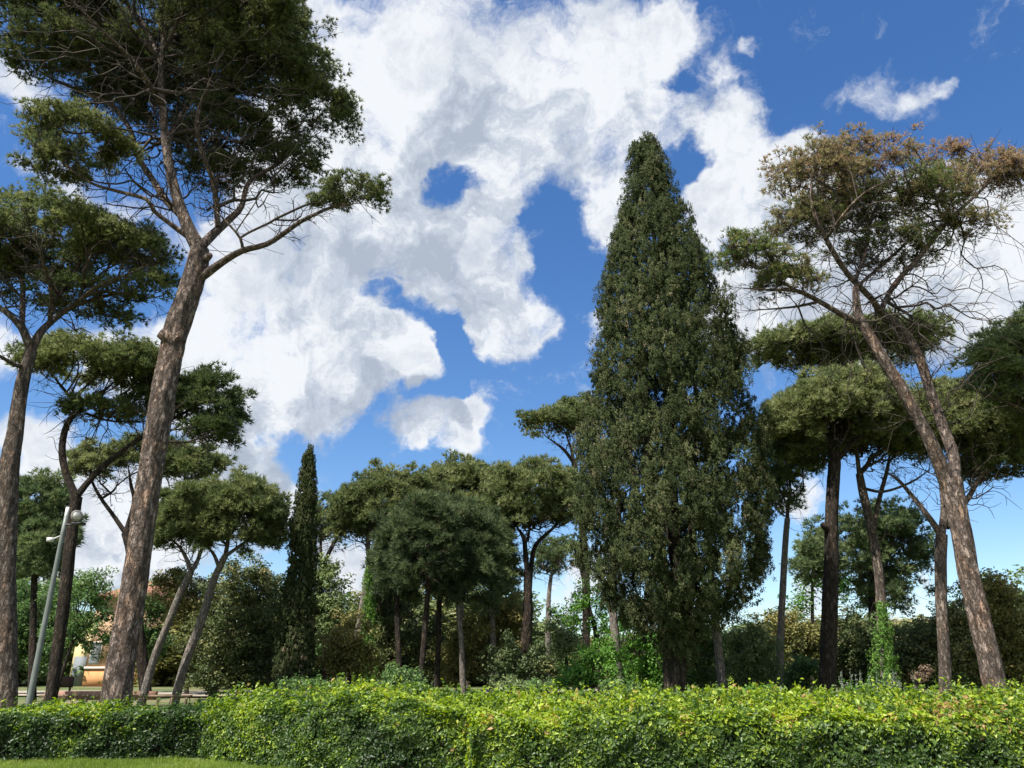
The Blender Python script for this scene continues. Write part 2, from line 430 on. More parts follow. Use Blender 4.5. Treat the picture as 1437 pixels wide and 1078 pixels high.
def leaves(cen, nrm, L, w, r, tint, up=0.0):
    """pointed leaves, folded a little along the midrib"""
    n = len(cen)
    nrm = unit(nrm + r.normal(0, .55, (n, 3)))
    t = unit(np.cross(nrm, unit(r.normal(size=(n, 3)) + np.array([0, 0, up]))))
    if up:
        t = unit(t + np.array([0, 0, up]))
        nrm = unit(np.cross(t, np.cross(nrm, t)))
    b = np.cross(nrm, t)
    ln = (L * r.uniform(.6, 1.25, n))[:, None]; wd = (w * r.uniform(.7, 1.2, n))[:, None]
    fold = nrm * wd * .25
    V = np.stack([cen - t * ln * .5, cen + b * wd * .5 - t * ln * .05 + fold, cen + t * ln * .5, cen - b * wd * .5 - t * ln * .05 + fold], 1).reshape(-1, 3)
    i = (np.arange(n) * 4)[:, None, None]
    Fc = (np.array([[0, 1, 2], [0, 2, 3]])[None] + i).reshape(-1, 3)
    return V, Fc, np.repeat(np.clip(tint + r.normal(0, .08, n), 0, 1), 4)

def base_to_ground(pts, w):
    a, b = pts[0], pts[1]
    d = (a - b); d = d / max(1e-6, -d[2]) if d[2] < 0 else np.array([0, 0, -1.0])
    d[:2] = np.clip(d[:2], -.35, .35) * .7
    return a + d * (a[2] + .12)

def lobe_shape(l, D):
    px, py, rx, ry = l[:4]
    dd = l[4] if len(l) > 4 else 0
    tint = l[5] if len(l) > 5 else .5
    c = P(px, py, D + dd); s = SC(px, py, D + dd)
    d = ray(px, py); el = math.atan2(d[2], sqrt(d[0] ** 2 + d[1] ** 2))
    a = rx * s; b = a * .85
    b = min(b, 4.5 + .2 * a)
    v = (ry * s) ** 2 - (b * sin(el)) ** 2
    v = sqrt(max(v, (.45 * ry * s) ** 2)) / cos(el)
    return c, np.array([a, b, v]), s, tint

def tree(name, label, cat, D, trunk, limbs, lobes, mat='pine', bark='bark', leaf='needle', rc=12, dens=1.0, nt=14, nn=12,
         bf=.45, low=-.7, seed=1, twigs=5, r0=.0105, support=1.0, group=None, twigmat='twig', fill=(.62, 1.0), lw=1.0, ll=1.0,
         stubs=(), hang=0, tw=.88, lt=1.0, tvar=.16, flat=1.15, bare=0):
    r = np.random.default_rng(seed * 101 + 5)
    tp = np.array([P(x, y, D + (rest[0] if rest else 0)) for x, y, w, *rest in trunk])
    ax_ = lambda x: tw / sqrt(1 + ((x - 718.5) / F) ** 2)      # a lens widens upright cylinders off its axis
    tr = np.array([w * .5 * SC(x, y, D) * ax_(x) for x, y, w, *_ in trunk])
    g = base_to_ground(tp, None)
    base = np.array([g[0], g[1], 0.0])
    tp = np.vstack([g, tp]); tr = np.concatenate([[tr[0] * 1.28], tr])
    root = thing(name, base, label, cat, group)
    mb = MB()
    line, rad = smooth_line(tp, tr)
    if tr[0] > .28:
        fl, fr = smooth_line(tp, tr, .10)
        mb.tube(fl, fr, 44, .09, seed, .022)
    else:
        mb.tube(line, rad, 14 if tr[0] > .2 else 9, .09 if tr[0] > .12 else .04, seed)
    fork = line[-1]
    sp = []; sr = []; slen = []; side = []
    k0 = int(len(line) * (.86 if limbs else .72))
    for q, rr in zip(line[k0:], rad[k0:]):
        sp.append(q); sr.append(rr); slen.append(0)
    for li in limbs:
        pts = np.array([P(x, y, D + dy) for x, y, w, dy in li]); ww = np.array([w * .5 * lt * SC(x, y, D + dy) * ax_(x) for x, y, w, dy in li]); ww[-1] *= .4
        ln, lr = smooth_line(pts, ww, .3)
        mb.tube(ln, lr, 10 if lr[0] > .08 else 7, .05, seed + len(sp))
        dist = np.r_[0, np.cumsum(np.linalg.norm(np.diff(ln, axis=0), axis=1))]
        tl = unit(np.gradient(ln, axis=0)); half = len(ln) // 2
        side.append((ln[half:], tl[half:]))
        for q, rr, dd in list(zip(ln, lr, dist))[2:]:
            sp.append(q); sr.append(rr); slen.append(dd * .75)
    for (x0, y0, x1, y1, w) in stubs:         # snapped-off limb ends
        a, b = P(x0, y0, D - .1), P(x1, y1, D - .25); s = SC(x0, y0, D)
        mb.tube(np.array([a, a + (b - a) * .6, b, b + (b - a) * .02]), np.array([w * .6, w * .5, w * .42, .0]) * s, 12, .08, 3)
    link('trunk', mb.mesh('trunk', M[bark], True, base), root)
    # clumps of foliage
    cc = []; cr = []; ct = []; co = []
    for l in lobes:
        c, R, s, tint = lobe_shape(l, D)
        n = max(5, int(dens * 4.0 * l[2] * l[3] / rc ** 2))
        u = rdir(n * 4, r); u = u[u[:, 2] > low][:n]
        ph = r.uniform(0, 6, 6)
        lump = 1 + .17 * np.sin(u[:, 0] * 5 + ph[0]) * np.sin(u[:, 1] * 5 + ph[1]) + .11 * np.sin(u[:, 0] * 9 + u[:, 2] * 7 + ph[2])
        f = r.uniform(fill[0], fill[1], len(u))[:, None] * lump[:, None]
        q = u * R * f
        q[:, 2] = np.where(q[:, 2] < 0, q[:, 2] * flat, q[:, 2])
        cc.append(c + q); cr.append(np.full(len(u), 1.2 * rc * s) * r.uniform(.7, 1.35, len(u)))
        ct.append(np.clip(tint + r.normal(0, tvar, len(u)), 0, 1)); co.append(unit(u / R))
    cc = np.vstack(cc); cr = np.concatenate(cr); ct = np.concatenate(ct); co = np.vstack(co)
    cc[:, 2] = np.maximum(cc[:, 2], .25)
    n = len(cc)
    # limbs and twigs that carry them
    seedp = np.array(sp); seedr = np.array(sr); slen = np.array(slen, float)
    pick = r.integers(0, n, int(n * support))
    ctarget = cc[pick]
    fpt = np.where((np.arange(len(pick)) % 3 != 0)[:, None], fork, seedp[r.integers(0, len(seedp), len(pick))])
    t = r.uniform(.3, .93, len(pick))[:, None]
    sup = fpt + (ctarget - fpt) * t; sup += r.normal(0, .07, sup.shape) * np.linalg.norm(ctarget - fpt, axis=1)[:, None]
    inner = cc - co * cr[:, None] * .5
    if hang:                                   # dead twigs below the foliage
        hh = cc[r.integers(0, n, hang)] + np.stack([r.normal(0, .35, hang), r.normal(0, .35, hang), -r.uniform(.2, .9, hang)], 1)
    else: hh = np.zeros((0, 3))
    pts = np.vstack([inner, sup, hh])
    pos, par, order = grow(seedp, slen, pts, bf)
    n0 = len(seedp)
    tips = np.zeros(len(pos)); kids = [[] for _ in range(len(pos))]
    for k in order: kids[par[k]].append(k)
    for k in reversed(order):
        if tips[k] == 0: tips[k] = 1
        tips[par[k]] += tips[k]
    R_ = r0 * np.maximum(tips, 1) ** .43
    bb = MB()
    starts = [(par[k], k) for k in order if par[k] < n0]
    while starts:
        p0, k = starts.pop()
        ch = [p0, k]
        while kids[k]:
            ks = sorted(kids[k], key=lambda q: -tips[q])
            for q in ks[1:]: starts.append((k, q))
            k = ks[0]; ch.append(k)
        pp = pos[ch].copy(); rr = R_[ch].copy()
        rr[0] = min(rr[1] * 1.15, seedr[p0] * .9) if p0 < n0 else min(rr[1] * 1.1, R_[p0])
        for i in range(1, len(rr)): rr[i] = min(rr[i], rr[i - 1])
        rr[-1] *= .6
        if len(pp) == 2:
            mid = (pp[0] + pp[1]) / 2 + r.normal(0, .07, 3) * np.linalg.norm(pp[1] - pp[0]); pp = np.array([pp[0], mid, pp[1]]); rr = np.array([rr[0], rr[0] * .5 + rr[1] * .5, rr[1]])
        big = rr[0] > .03
        ln, lr = smooth_line(pp, rr, .3 if big else .8)
        bb.tube(ln, lr, 6 if big else 4 if rr[0] > .018 else 3)
    if twigs:
        A = np.repeat(inner, twigs, 0); cr2 = np.repeat(cr, twigs)
        B = A + unit(np.repeat(co, twigs, 0) * .7 + rdir(len(A), r)) * (cr2 * r.uniform(.6, 1.3, len(A)))[:, None]
        bb.prisms(A, B, np.full(len(A), r0 * .9), np.full(len(A), r0 * .45))
        for ln, tl in side:                    # short side shoots along the outer half of each limb
            k = len(ln) * 3; ii = r.integers(0, len(ln), k)
            A = ln[ii]; d1 = unit(tl[ii] * .8 + rdir(k, r) + np.array([0, 0, .15])); B = A + d1 * r.uniform(.25, .8, (k, 1))
            bb.prisms(A, B, np.full(k, r0), np.full(k, r0 * .6))
            A2 = np.repeat(A + (B - A) * r.uniform(.4, 1, (k, 1)), 3, 0); B2 = A2 + unit(np.repeat(d1, 3, 0) + rdir(k * 3, r) * .8) * r.uniform(.12, .45, (k * 3, 1))
            bb.prisms(A2, B2, np.full(k * 3, r0 * .7), np.full(k * 3, r0 * .4))
        if hang:
            A = np.repeat(hh, 5, 0); B = A + rdir(len(A), r) * r.uniform(.2, .8, (len(A), 1)) - np.array([0, 0, .15])
            bb.prisms(A, B, np.full(len(A), r0 * .8), np.full(len(A), r0 * .4))
    link('branches', bb.mesh('branches', M[twigmat], True, base), root)
    # foliage
    s = SC(lobes[0][0], lobes[0][1], D)
    live = r.uniform(size=n) >= bare
    cc, cr, ct, co = cc[live], cr[live], ct[live], co[live]; n = len(cc)
    if leaf == 'needle':
        nt = int(nt * 1.6)
        v = rdir(n * nt, r) * (r.uniform(0, 1, (n * nt, 1)) ** .45); v[:, 2] = v[:, 2] * .7 + .05
        cen = np.repeat(cc, nt, 0) + v * np.repeat(cr, nt)[:, None]
        ax = unit(v + np.repeat(co, nt, 0) * .35 + np.array([0, 0, .55]))
        tt = np.repeat(ct, nt) + r.normal(0, .15, n * nt)
        V, Fc, T = needles(cen, ax, nn, min(8.5 * s, .30) * ll, 1.3 * s * lw, r, tt)
    else:
        k = int(nt * nn * .75)
        v = rdir(n * k, r) * (r.uniform(.05, 1, (n * k, 1)) ** .4)
        v[:, 2] *= .75
        cen = np.repeat(cc, k, 0) + v * np.repeat(cr, k)[:, None]
        V, Fc, T = leaves(cen, v + np.array([0, 0, .5]), max(.06, 4.4 * s) * ll, max(.035, 2.6 * s) * lw, r, np.repeat(ct, k) + r.normal(0, .12, n * k))
    link('crown', mesh('crown', V - base, Fc, M[mat], T), root)
    return root

def profile_tree(name, label, cat, D, prof, trunk_w, mat='cypress', seed=1, plume=15, leafpx=3.0, dens=1.0, per=230, brown=None, stems=5, bottom=.0, up=1.1, bark='bark_grey', vert=1.9):
    """a column or cone of upright sprays; prof = rows (py, left px, right px)"""
    r = np.random.default_rng(seed * 77)
    prof = sorted(prof, key=lambda q: -q[0])
    ctr = np.array([P((a + b) / 2, y, D) for y, a, b in prof]); rad = np.array([(b - a) / 2 * SC((a + b) / 2, y, D) for y, a, b in prof])
    z = ctr[:, 2]
    s = SC((prof[0][1] + prof[0][2]) / 2, prof[0][0], D)
    base = np.array([ctr[0, 0], D, 0.0])
    root = thing(name, base, label, cat)
    mb = MB()
    for k in range(stems):
        a = 2 * pi * k / max(1, stems) + .4; o = trunk_w * .3 if stems > 1 else 0
        top = z[-1] * (.9 if k == 0 else r.uniform(.55, .8))
        zz = np.linspace(-.1, top, 12)
        spread = np.interp(zz, z, rad) * .38 * np.clip(zz / top, 0, 1) * (0 if k == 0 else 1)
        cx = np.interp(zz, z, ctr[:, 0], left=ctr[0, 0]); cx = ctr[0, 0] + (cx - ctr[0, 0]) * np.clip(zz / max(z[0], .1), 0, 1)
        pts = np.stack([cx + np.cos(a) * (o + spread), D + np.sin(a) * (o + spread), zz], 1)
        w = trunk_w * (.5 if stems == 1 else .30) * (1 - .9 * np.clip(zz / top, 0, 1)) + .02
        mb.tube(pts, w, 14, .12, k)
    link('trunk', mb.mesh('trunk', M[bark], True, base), root)
    # sprays
    area = np.sum(2 * pi * (rad[1:] + rad[:-1]) / 2 * np.abs(np.diff(z)))
    pr = plume * s
    n = int(dens * 3.0 * area / (pi * pr * pr * vert))
    cum = np.r_[0, np.cumsum((rad[1:] + rad[:-1]) / 2 * np.abs(np.diff(z)) + 1e-6)]
    zz = np.interp(r.uniform(0, cum[-1], n), cum, z)
    th = r.uniform(0, 2 * pi, n)
    R = np.interp(zz, z, rad)
    lump = 1 + .04 * np.sin(3 * th + zz * 1.1) + .04 * np.sin(5 * th - zz * 2.3) + .03 * np.sin(8 * th + zz * 3.7)
    f = np.where(r.uniform(size=n) < .66, r.uniform(.85, 1.02, n), r.uniform(.35, .8, n))
    rr = np.maximum(R * lump * f - pr * .55, 0)
    cx = np.interp(zz, z, ctr[:, 0]); zz = np.minimum(zz, z[-1] - pr * 1.1)
    out = np.stack([np.cos(th), np.sin(th), np.zeros(n)], 1)
    cc = np.stack([cx, np.full(n, D), zz], 1) + out * rr[:, None]
    ks = max(14, per // 22)
    sub = rdir(n * ks, r) * (r.uniform(0, 1, (n * ks, 1)) ** .3)
    own = (np.arange(n * per) // per) * ks + r.integers(0, ks, n * per)
    v = sub[own] * .86 + rdir(n * per, r) * (.20 * r.uniform(0, 1, (n * per, 1)) ** .6)
    ps = pr * r.uniform(.6, 1.35, n)
    taper = 1 - .45 * np.clip(v[:, 2:3], -.5, 1)
    v2 = v * np.array([1, 1, vert]); v2[:, :2] *= taper
    cen = np.repeat(cc, per, 0) + v2 * np.repeat(ps, per)[:, None] + np.repeat(out, per, 0) * (v2[:, 2:3] * .12 * pr)
    ct = np.clip(r.normal(.45, .15, n), 0, .88)
    if brown:
        by, br, bx, amt = brown
        bc = P(bx, by, D); 
        near = (np.abs(cc[:, 2] - bc[2]) < br * s) & (np.abs(cc[:, 0] - bc[0]) < br * .55 * s)
        ct = np.where(near & (r.uniform(size=n) < amt), 1.0, ct)
    tt = np.repeat(ct, per) + np.clip(r.normal(0, .13, n * ks), -.3, .3)[own]
    tt = np.where(r.uniform(size=len(tt)) < .010, .95, np.minimum(tt, .88) if not brown else tt)
    cen[:, 2] = np.maximum(cen[:, 2], .03)
    V, Fc, T = leaves(cen, v + np.repeat(out, per, 0) * .6, leafpx * s * 1.25, leafpx * s * .6, r, tt, up)
    link('crown', mesh('crown', V - base, Fc, M[mat], T), root)
    return root

# ------------------------------------------------------------------ setting: ground, path, lawn
def ground():
    n = 90
    xs = np.sinh(np.linspace(-5.2, 5.2, n)) * 9; ys = np.concatenate([np.linspace(-60, -1, 8), np.sinh(np.linspace(0, 5.2, n)) * 9])
    X, Y = np.meshgrid(xs, ys)
    Z = .05 * np.sin(X * .21) * np.sin(Y * .17) - .03
    near = np.exp(-((Y - 13) / 8) ** 2); Z = Z * (1 - near) - .0 * near
    V = np.stack([X, Y, Z], -1).reshape(-1, 3)
    i = np.arange(len(ys) - 1)[:, None] * n + np.arange(n - 1)[None]
    Q = np.stack([i, i + 1, i + n + 1, i + n], -1).reshape(-1, 4)
    m, nt, out = newmat('park_ground')
    N = nt.nodes.new; L = nt.links.new
    tc = N('ShaderNodeTexCoord')
    a = N('ShaderNodeTexNoise'); a.inputs['Scale'].default_value = .35; a.inputs['Detail'].default_value = 6; L(tc.outputs['Object'], a.inputs['Vector'])
    b = N('ShaderNodeTexNoise'); b.inputs['Scale'].default_value = 14; b.inputs['Detail'].default_value = 5; L(tc.outputs['Object'], b.inputs['Vector'])
    r1 = ramp_node(nt, [(.4, (.075, .11, .025)), (.55, (.13, .14, .05)), (.68, (.20, .155, .10))]); L(a.outputs['Fac'], r1.inputs['Fac'])
    r2 = ramp_node(nt, [(.3, (.55, .55, .55)), (.7, (1.25, 1.25, 1.25))]); L(b.outputs['Fac'], r2.inputs['Fac'])
    mx = N('ShaderNodeMix'); mx.data_type = 'RGBA'; mx.blend_type = 'MULTIPLY'; mx.inputs['Factor'].default_value = 1
    L(r1.outputs[0], mx.inputs['A']); L(r2.outputs[0], mx.inputs['B'])
    p = N('ShaderNodeBsdfPrincipled'); p.inputs['Roughness'].default_value = .95; L(mx.outputs['Result'], p.inputs['Base Color'])
    L(p.outputs[0], out.inputs['Surface'])
    tag(link('ground', mesh('ground', V, Q, m, None, True)), kind='structure')
    mb = MB()                                    # pale gravel path across the park
    xs = np.linspace(-70, 6, 60)
    yc = 44 + 1.2 * np.sin(xs * .11) + np.maximum(xs + 12, 0) * .25; hw = 3.2 + .3 * np.sin(xs * .7)
    V = np.concatenate([np.stack([xs, yc - hw, np.full(60, .06)], 1), np.stack([xs, yc + hw, np.full(60, .06)], 1)])
    i = np.arange(59)
    mb.add(V, np.stack([i, i + 1, i + 61, i + 60], 1))
    tag(link('path', mb.mesh('path', noise_mat('pale_gravel', (.26, .23, .17), (.36, .31, .24), 5, .95), False)), kind='structure')

ground()

# ------------------------------------------------------------------ hedges
def hedge(name, label, st, seed, topc=.62, frontc=.36, n=60000, ends=(True, True), leaf=(.066, .037), sprig=0, orange=None, group='clipped hedges'):
    """st = stations (x, y front, y back, height front, height back) in metres"""
    r = np.random.default_rng(seed)
    st = np.array(st, float)
    t = np.arange(len(st)); U = len(st) - 1
    X = lambda u, k: np.interp(u, t, st[:, k])
    x0 = st[:, 0].mean(); y0 = st[:, 1].mean()
    base = np.array([x0, y0, 0])
    root = thing(name, base, label, 'hedge', None)
    seglen = np.r_[0, np.cumsum(np.hypot(np.diff(st[:, 0]), np.diff(st[:, 1])))]
    ru = lambda k: np.interp(r.uniform(0, seglen[-1], k), seglen, t)
    kd = r.normal(size=(14, 3)) * np.array([3.2, 3.2, 4.5]); kd[6:] *= 2.2; kp = r.uniform(0, 6.3, 14)
    def lump(x, y, z):                               # uneven growth
        return sum((.030 if i < 6 else .020) * np.sin(x * kd[i, 0] + y * kd[i, 1] + z * kd[i, 2] + kp[i]) for i in range(14))
    def front_n(u):
        i = np.clip(u.astype(int), 0, U - 1)
        d = np.stack([st[i + 1, 0] - st[i, 0], st[i + 1, 1] - st[i, 1]], 1); d /= np.linalg.norm(d, axis=1, keepdims=True)
        return np.stack([d[:, 1], -d[:, 0], np.zeros(len(u))], 1)
    P_ = []; N_ = []; T_ = []
    nf = int(n * .50)                                # front face
    u = ru(nf); v = r.uniform(0, 1, nf) ** .9
    x = X(u, 0); y = X(u, 1); z = v * X(u, 3) ; nn_ = front_n(u)
    sh = np.clip((v - .8) / .2, 0, 1) ** 2 * .09                  # rounded shoulder
    dep = r.exponential(.085, nf) - .45 * lump(x, y, z)
    p = np.stack([x, y, z], 1) - nn_ * (dep + sh)[:, None]
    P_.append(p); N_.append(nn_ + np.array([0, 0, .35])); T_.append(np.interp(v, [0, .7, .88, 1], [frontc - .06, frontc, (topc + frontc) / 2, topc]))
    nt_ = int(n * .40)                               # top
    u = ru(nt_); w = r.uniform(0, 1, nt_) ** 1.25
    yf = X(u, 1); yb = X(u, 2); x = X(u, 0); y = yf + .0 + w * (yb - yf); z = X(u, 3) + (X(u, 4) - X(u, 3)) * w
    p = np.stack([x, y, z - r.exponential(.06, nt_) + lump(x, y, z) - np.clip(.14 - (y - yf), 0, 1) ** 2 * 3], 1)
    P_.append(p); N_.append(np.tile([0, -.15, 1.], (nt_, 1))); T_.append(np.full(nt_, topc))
    for e, k in ((0, 0), (1, U)):
        if not ends[e]: continue
        ne = int(n * .07); w = r.uniform(0, 1, ne); v = r.uniform(0, 1, ne)
        sg = -1 if e == 0 else 1
        x = np.full(ne, st[k, 0]); y = st[k, 1] + w * (st[k, 2] - st[k, 1]); z = v * (st[k, 3] + (st[k, 4] - st[k, 3]) * w)
        x = x + sg * (lump(y, x, z) - r.exponential(.05, ne))
        P_.append(np.stack([x, y, z], 1)); N_.append(np.tile([sg * 1., 0, .3], (ne, 1))); T_.append(np.interp(v, [0, .8, 1], [frontc, frontc + .05, topc]))
    if sprig:                                        # long shoots standing above the cut
        u = ru(sprig); w = r.uniform(0, 1, sprig)
        b = np.stack([X(u, 0), X(u, 1) + .15 + w * (X(u, 2) - X(u, 1) - .2), X(u, 3) + (X(u, 4) - X(u, 3)) * w], 1)
        d = unit(np.array([0, 0, 1.]) + r.normal(0, .28, (sprig, 3))); h = r.uniform(.08, .42, sprig) * r.uniform(.5, 1, sprig)
        k = 12; q = r.uniform(0, 1, (sprig, k))
        pp = b[:, None] + d[:, None] * (q * h[:, None])[..., None] + r.normal(0, .02, (sprig, k, 3))
        P_.append(pp.reshape(-1, 3)); N_.append(unit(r.normal(size=(sprig * k, 3))) + np.array([0, 0, .5])); T_.append(np.repeat(np.clip(topc + r.normal(.05, .08, sprig), 0, .94), k))
    p = np.vstack(P_); nr = np.vstack(N_); tt = np.concatenate(T_)
    patch = .13 * np.sin(p[:, 0] * 1.7 + seed) * np.sin(p[:, 1] * 2.1 + 1) + 1.3 * lump(p[:, 0] * .6 + 9, p[:, 1] * .6, p[:, 2] * .6)
    tt = np.clip(tt + patch + r.normal(0, .13, len(tt)), 0, .80)
    if orange:
        ox, oy, orad = orange
        d = np.hypot(p[:, 0] - ox, (p[:, 1] - oy)) / orad
        hit = (d < 1) & (p[:, 2] > .62) & (r.uniform(size=len(tt)) < .55 * (1 - d)); tt = np.where(hit, 1.0, tt)
    p[:, 2] = np.maximum(p[:, 2], .01)
    hk = r.normal(size=(8, 3)) * 7.0; hp = r.uniform(0, 6.3, 8)      # thin spots that show the dark inside
    hn = sum(np.sin(p @ hk[i] + hp[i]) for i in range(8)) / 2.0
    face = np.arange(len(p)) < nf
    keep = ~((hn < -.55) & face & (p[:, 2] < X(np.zeros(1), 3)[0] * .93) & (r.uniform(size=len(p)) < .72))
    p, nr, tt = p[keep], nr[keep], tt[keep]; hn = hn[keep]
    tt = np.clip(tt + .10 * (hn > .8), 0, 1)
    sz = r.uniform(.65, 1.45, len(p))
    V, Fc, T = leaves(p, nr, leaf[0] * sz, leaf[1] * sz, r, tt)
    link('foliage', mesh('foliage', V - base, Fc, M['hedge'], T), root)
    # solid inset core, coloured near black to stand in for the shade inside
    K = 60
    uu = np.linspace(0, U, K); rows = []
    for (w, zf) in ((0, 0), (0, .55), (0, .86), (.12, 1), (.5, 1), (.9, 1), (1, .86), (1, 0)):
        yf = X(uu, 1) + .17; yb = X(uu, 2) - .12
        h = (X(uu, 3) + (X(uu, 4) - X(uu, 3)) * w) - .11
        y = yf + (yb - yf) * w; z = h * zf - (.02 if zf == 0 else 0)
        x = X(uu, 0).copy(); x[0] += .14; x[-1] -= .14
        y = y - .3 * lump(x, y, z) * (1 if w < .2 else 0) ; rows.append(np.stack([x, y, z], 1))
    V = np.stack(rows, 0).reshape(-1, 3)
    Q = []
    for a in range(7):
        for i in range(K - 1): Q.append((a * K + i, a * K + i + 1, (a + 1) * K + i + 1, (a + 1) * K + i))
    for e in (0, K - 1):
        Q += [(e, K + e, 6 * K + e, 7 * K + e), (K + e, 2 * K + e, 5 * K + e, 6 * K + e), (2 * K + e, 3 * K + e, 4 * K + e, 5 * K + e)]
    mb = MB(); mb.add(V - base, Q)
    k = 700                                          # twigs showing in the gaps
    u = ru(k); nn_ = front_n(u)
    A = np.stack([X(u, 0), X(u, 1), r.uniform(0, .6, k) * X(u, 3)], 1) - nn_ * .16
    B = A + unit(nn_ * .5 + np.array([0, 0, 1.2]) + r.normal(0, .5, (k, 3))) * r.uniform(.15, .4, (k, 1))
    link('stems', mb.mesh('stems', M['core'], True), root)  # the dark filler body standing in for inner shade, no modelled stems
    tb = MB(); tb.prisms(A - base, B - base, np.full(k, .007), np.full(k, .003)); link('twigs', tb.mesh('twigs', M['twig'], True), root)
    return root

def gx(px, D): return P(px, 985, D)[0]
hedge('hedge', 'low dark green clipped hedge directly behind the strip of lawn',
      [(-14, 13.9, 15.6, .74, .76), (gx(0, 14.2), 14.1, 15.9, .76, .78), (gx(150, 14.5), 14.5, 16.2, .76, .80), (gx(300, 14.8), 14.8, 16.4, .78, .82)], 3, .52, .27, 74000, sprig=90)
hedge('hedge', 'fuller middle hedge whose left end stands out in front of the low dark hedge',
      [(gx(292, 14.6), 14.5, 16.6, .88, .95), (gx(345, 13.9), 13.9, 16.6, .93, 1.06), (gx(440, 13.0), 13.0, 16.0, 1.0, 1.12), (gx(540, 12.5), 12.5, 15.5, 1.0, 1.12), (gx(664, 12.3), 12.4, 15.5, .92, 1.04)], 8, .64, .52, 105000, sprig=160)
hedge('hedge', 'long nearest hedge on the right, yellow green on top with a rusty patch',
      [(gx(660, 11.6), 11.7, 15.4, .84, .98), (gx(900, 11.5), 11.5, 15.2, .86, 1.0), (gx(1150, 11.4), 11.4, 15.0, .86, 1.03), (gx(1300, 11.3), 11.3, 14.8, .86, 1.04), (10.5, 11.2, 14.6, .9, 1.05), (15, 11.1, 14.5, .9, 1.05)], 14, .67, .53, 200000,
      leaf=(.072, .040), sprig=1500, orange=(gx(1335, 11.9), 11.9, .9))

# grass blades of the strip of lawn before the left hedge
def lawn():
    r = np.random.default_rng(5)
    n = 60000
    x = r.uniform(-11.5, -3.0, n); y = r.uniform(11.6, 14.6, n)
    k = y < 14.55 - np.clip((x + 5.9) * .55, 0, 3)
    x = x[k]; y = y[k]; n = len(x)
    h = r.uniform(.03, .075, n) * (1 + .5 * np.sin(x * 3) * np.sin(y * 4))
    d = r.normal(0, .35, (n, 2)) * h[:, None]
    a = r.uniform(0, pi, n); w = .006
    V = np.stack([np.stack([x - w * np.cos(a), y - w * np.sin(a), np.full(n, -.02)], 1), np.stack([x + w * np.cos(a), y + w * np.sin(a), np.full(n, -.02)], 1), np.stack([x + d[:, 0], y + d[:, 1], h], 1)], 1).reshape(-1, 3)
    T = np.repeat(np.clip(r.normal(.5, .18, n) + .15 * np.sin(x * 2.1), 0, 1), 3)
    tag(link('grass', mesh('grass', V, np.arange(len(V)).reshape(-1, 3), M['grass'], T)), 'short bright green lawn grass in front of the low hedge', 'grass', None, 'stuff')
lawn()

# ------------------------------------------------------------------ the two great pines and their neighbours
tree('stone_pine', 'largest pine, with thick scaly leaning trunk, its crown cut by the top edge', 'pine tree', 18,
     [(163, 992, 50), (170, 930, 47), (185, 840, 45), (200, 740, 43), (215, 640, 41), (228, 560, 40), (240, 500, 39), (248, 460, 42), (264, 415, 41), (276, 375, 38), (281, 350, 32)],
     [[(281, 352, 30, 0), (262, 315, 24, -.1), (243, 258, 19, -.2), (233, 203, 16, -.3), (228, 148, 13, -.4), (226, 90, 10, -.5), (232, 30, 7, -.7)],
      [(252, 300, 15, 0), (232, 280, 13, .5), (216, 255, 12, .8), (195, 222, 11, 1.0), (181, 179, 10, 1.3), (156, 148, 9, 1.4), (117, 129, 7, 1.6), (70, 109, 5, 1.8), (20, 75, 3, 2)],
      [(272, 338, 12, 0), (254, 325, 11, -.15), (236, 312, 9, -.4), (216, 296, 9, -.6), (206, 280, 8, -.9), (167, 269, 7, -1.1), (128, 257, 5, -1.4), (90, 230, 4, -1.7), (56, 190, 2, -1.9)],
      [(278, 350, 18, 0), (300, 328, 16, .5), (322, 308, 13, .8), (339, 290, 10, 1), (350, 255, 8, 1.3), (390, 230, 6, 1.8), (420, 205, 4, 2.1), (450, 185, 3, 2.4)],
      [(306, 318, 11, .5), (300, 257, 10, .2), (288, 226, 9, -.2), (277, 187, 8, -.6), (280, 150, 6, -1), (300, 100, 4, -1.3)],
      [(274, 396, 17, 0), (291, 383, 17, -.1), (312, 368, 14, -.2), (340, 352, 12, -.4), (374, 343, 10, -.5), (402, 325, 9, -.6), (420, 312, 8, -.6), (440, 302, 6, -.7), (468, 290, 5, -.7), (505, 285, 3, -.6)],
      [(341, 351, 6, -.4), (337, 334, 5, -.6), (322, 316, 4, -.8), (296, 290, 3, -1.0)],
      [(233, 203, 12, -.3), (262, 150, 9, 1.6), (300, 90, 7, 3), (350, 40, 4, 4)],
      [(228, 148, 10, -.4), (190, 90, 8, -1.8), (140, 40, 6, -2.8), (100, 0, 4, -3.4)],
      [(226, 90, 9, -.5), (200, 30, 7, 1.5), (150, -30, 5, 2.5)]],
     [(230, -10, 215, 95, .5, .5), (60, 30, 95, 75, .5, .45), (370, 95, 85, 90, .3, .5), (440, 165, 60, 75, 1.6, .5), (395, 235, 55, 42, 1.8, .42), (110, 195, 78, 45, -1.2, .62), (80, 230, 50, 28, -1.5, .55),
      (320, 200, 75, 70, 1.6, .3), (190, 60, 150, 70, 1.5, .4), (250, 150, 90, 60, 2.8, .3), (120, 90, 100, 50, .5, .4), (330, 60, 100, 80, 2.5, .4), (180, 110, 90, 60, 2.5, .35), (300, 245, 45, 35, 1.6, .35), (500, 272, 44, 26, -.6, .55), (455, 285, 22, 12, -.6, .5), (330, 20, 100, 60, -1, .5)],
     mat='pine_near', bark='bark_near', tw=.87, lt=.94, rc=11, dens=.74, nt=18, nn=12, ll=.78, lw=.8, seed=11, low=-.35, flat=.6, fill=(.62, 1.0), hang=60, twigs=6, r0=.010, bf=.4, support=1.6,
     stubs=[(246, 480, 226, 466, 20), (288, 364, 295, 358, 10)])

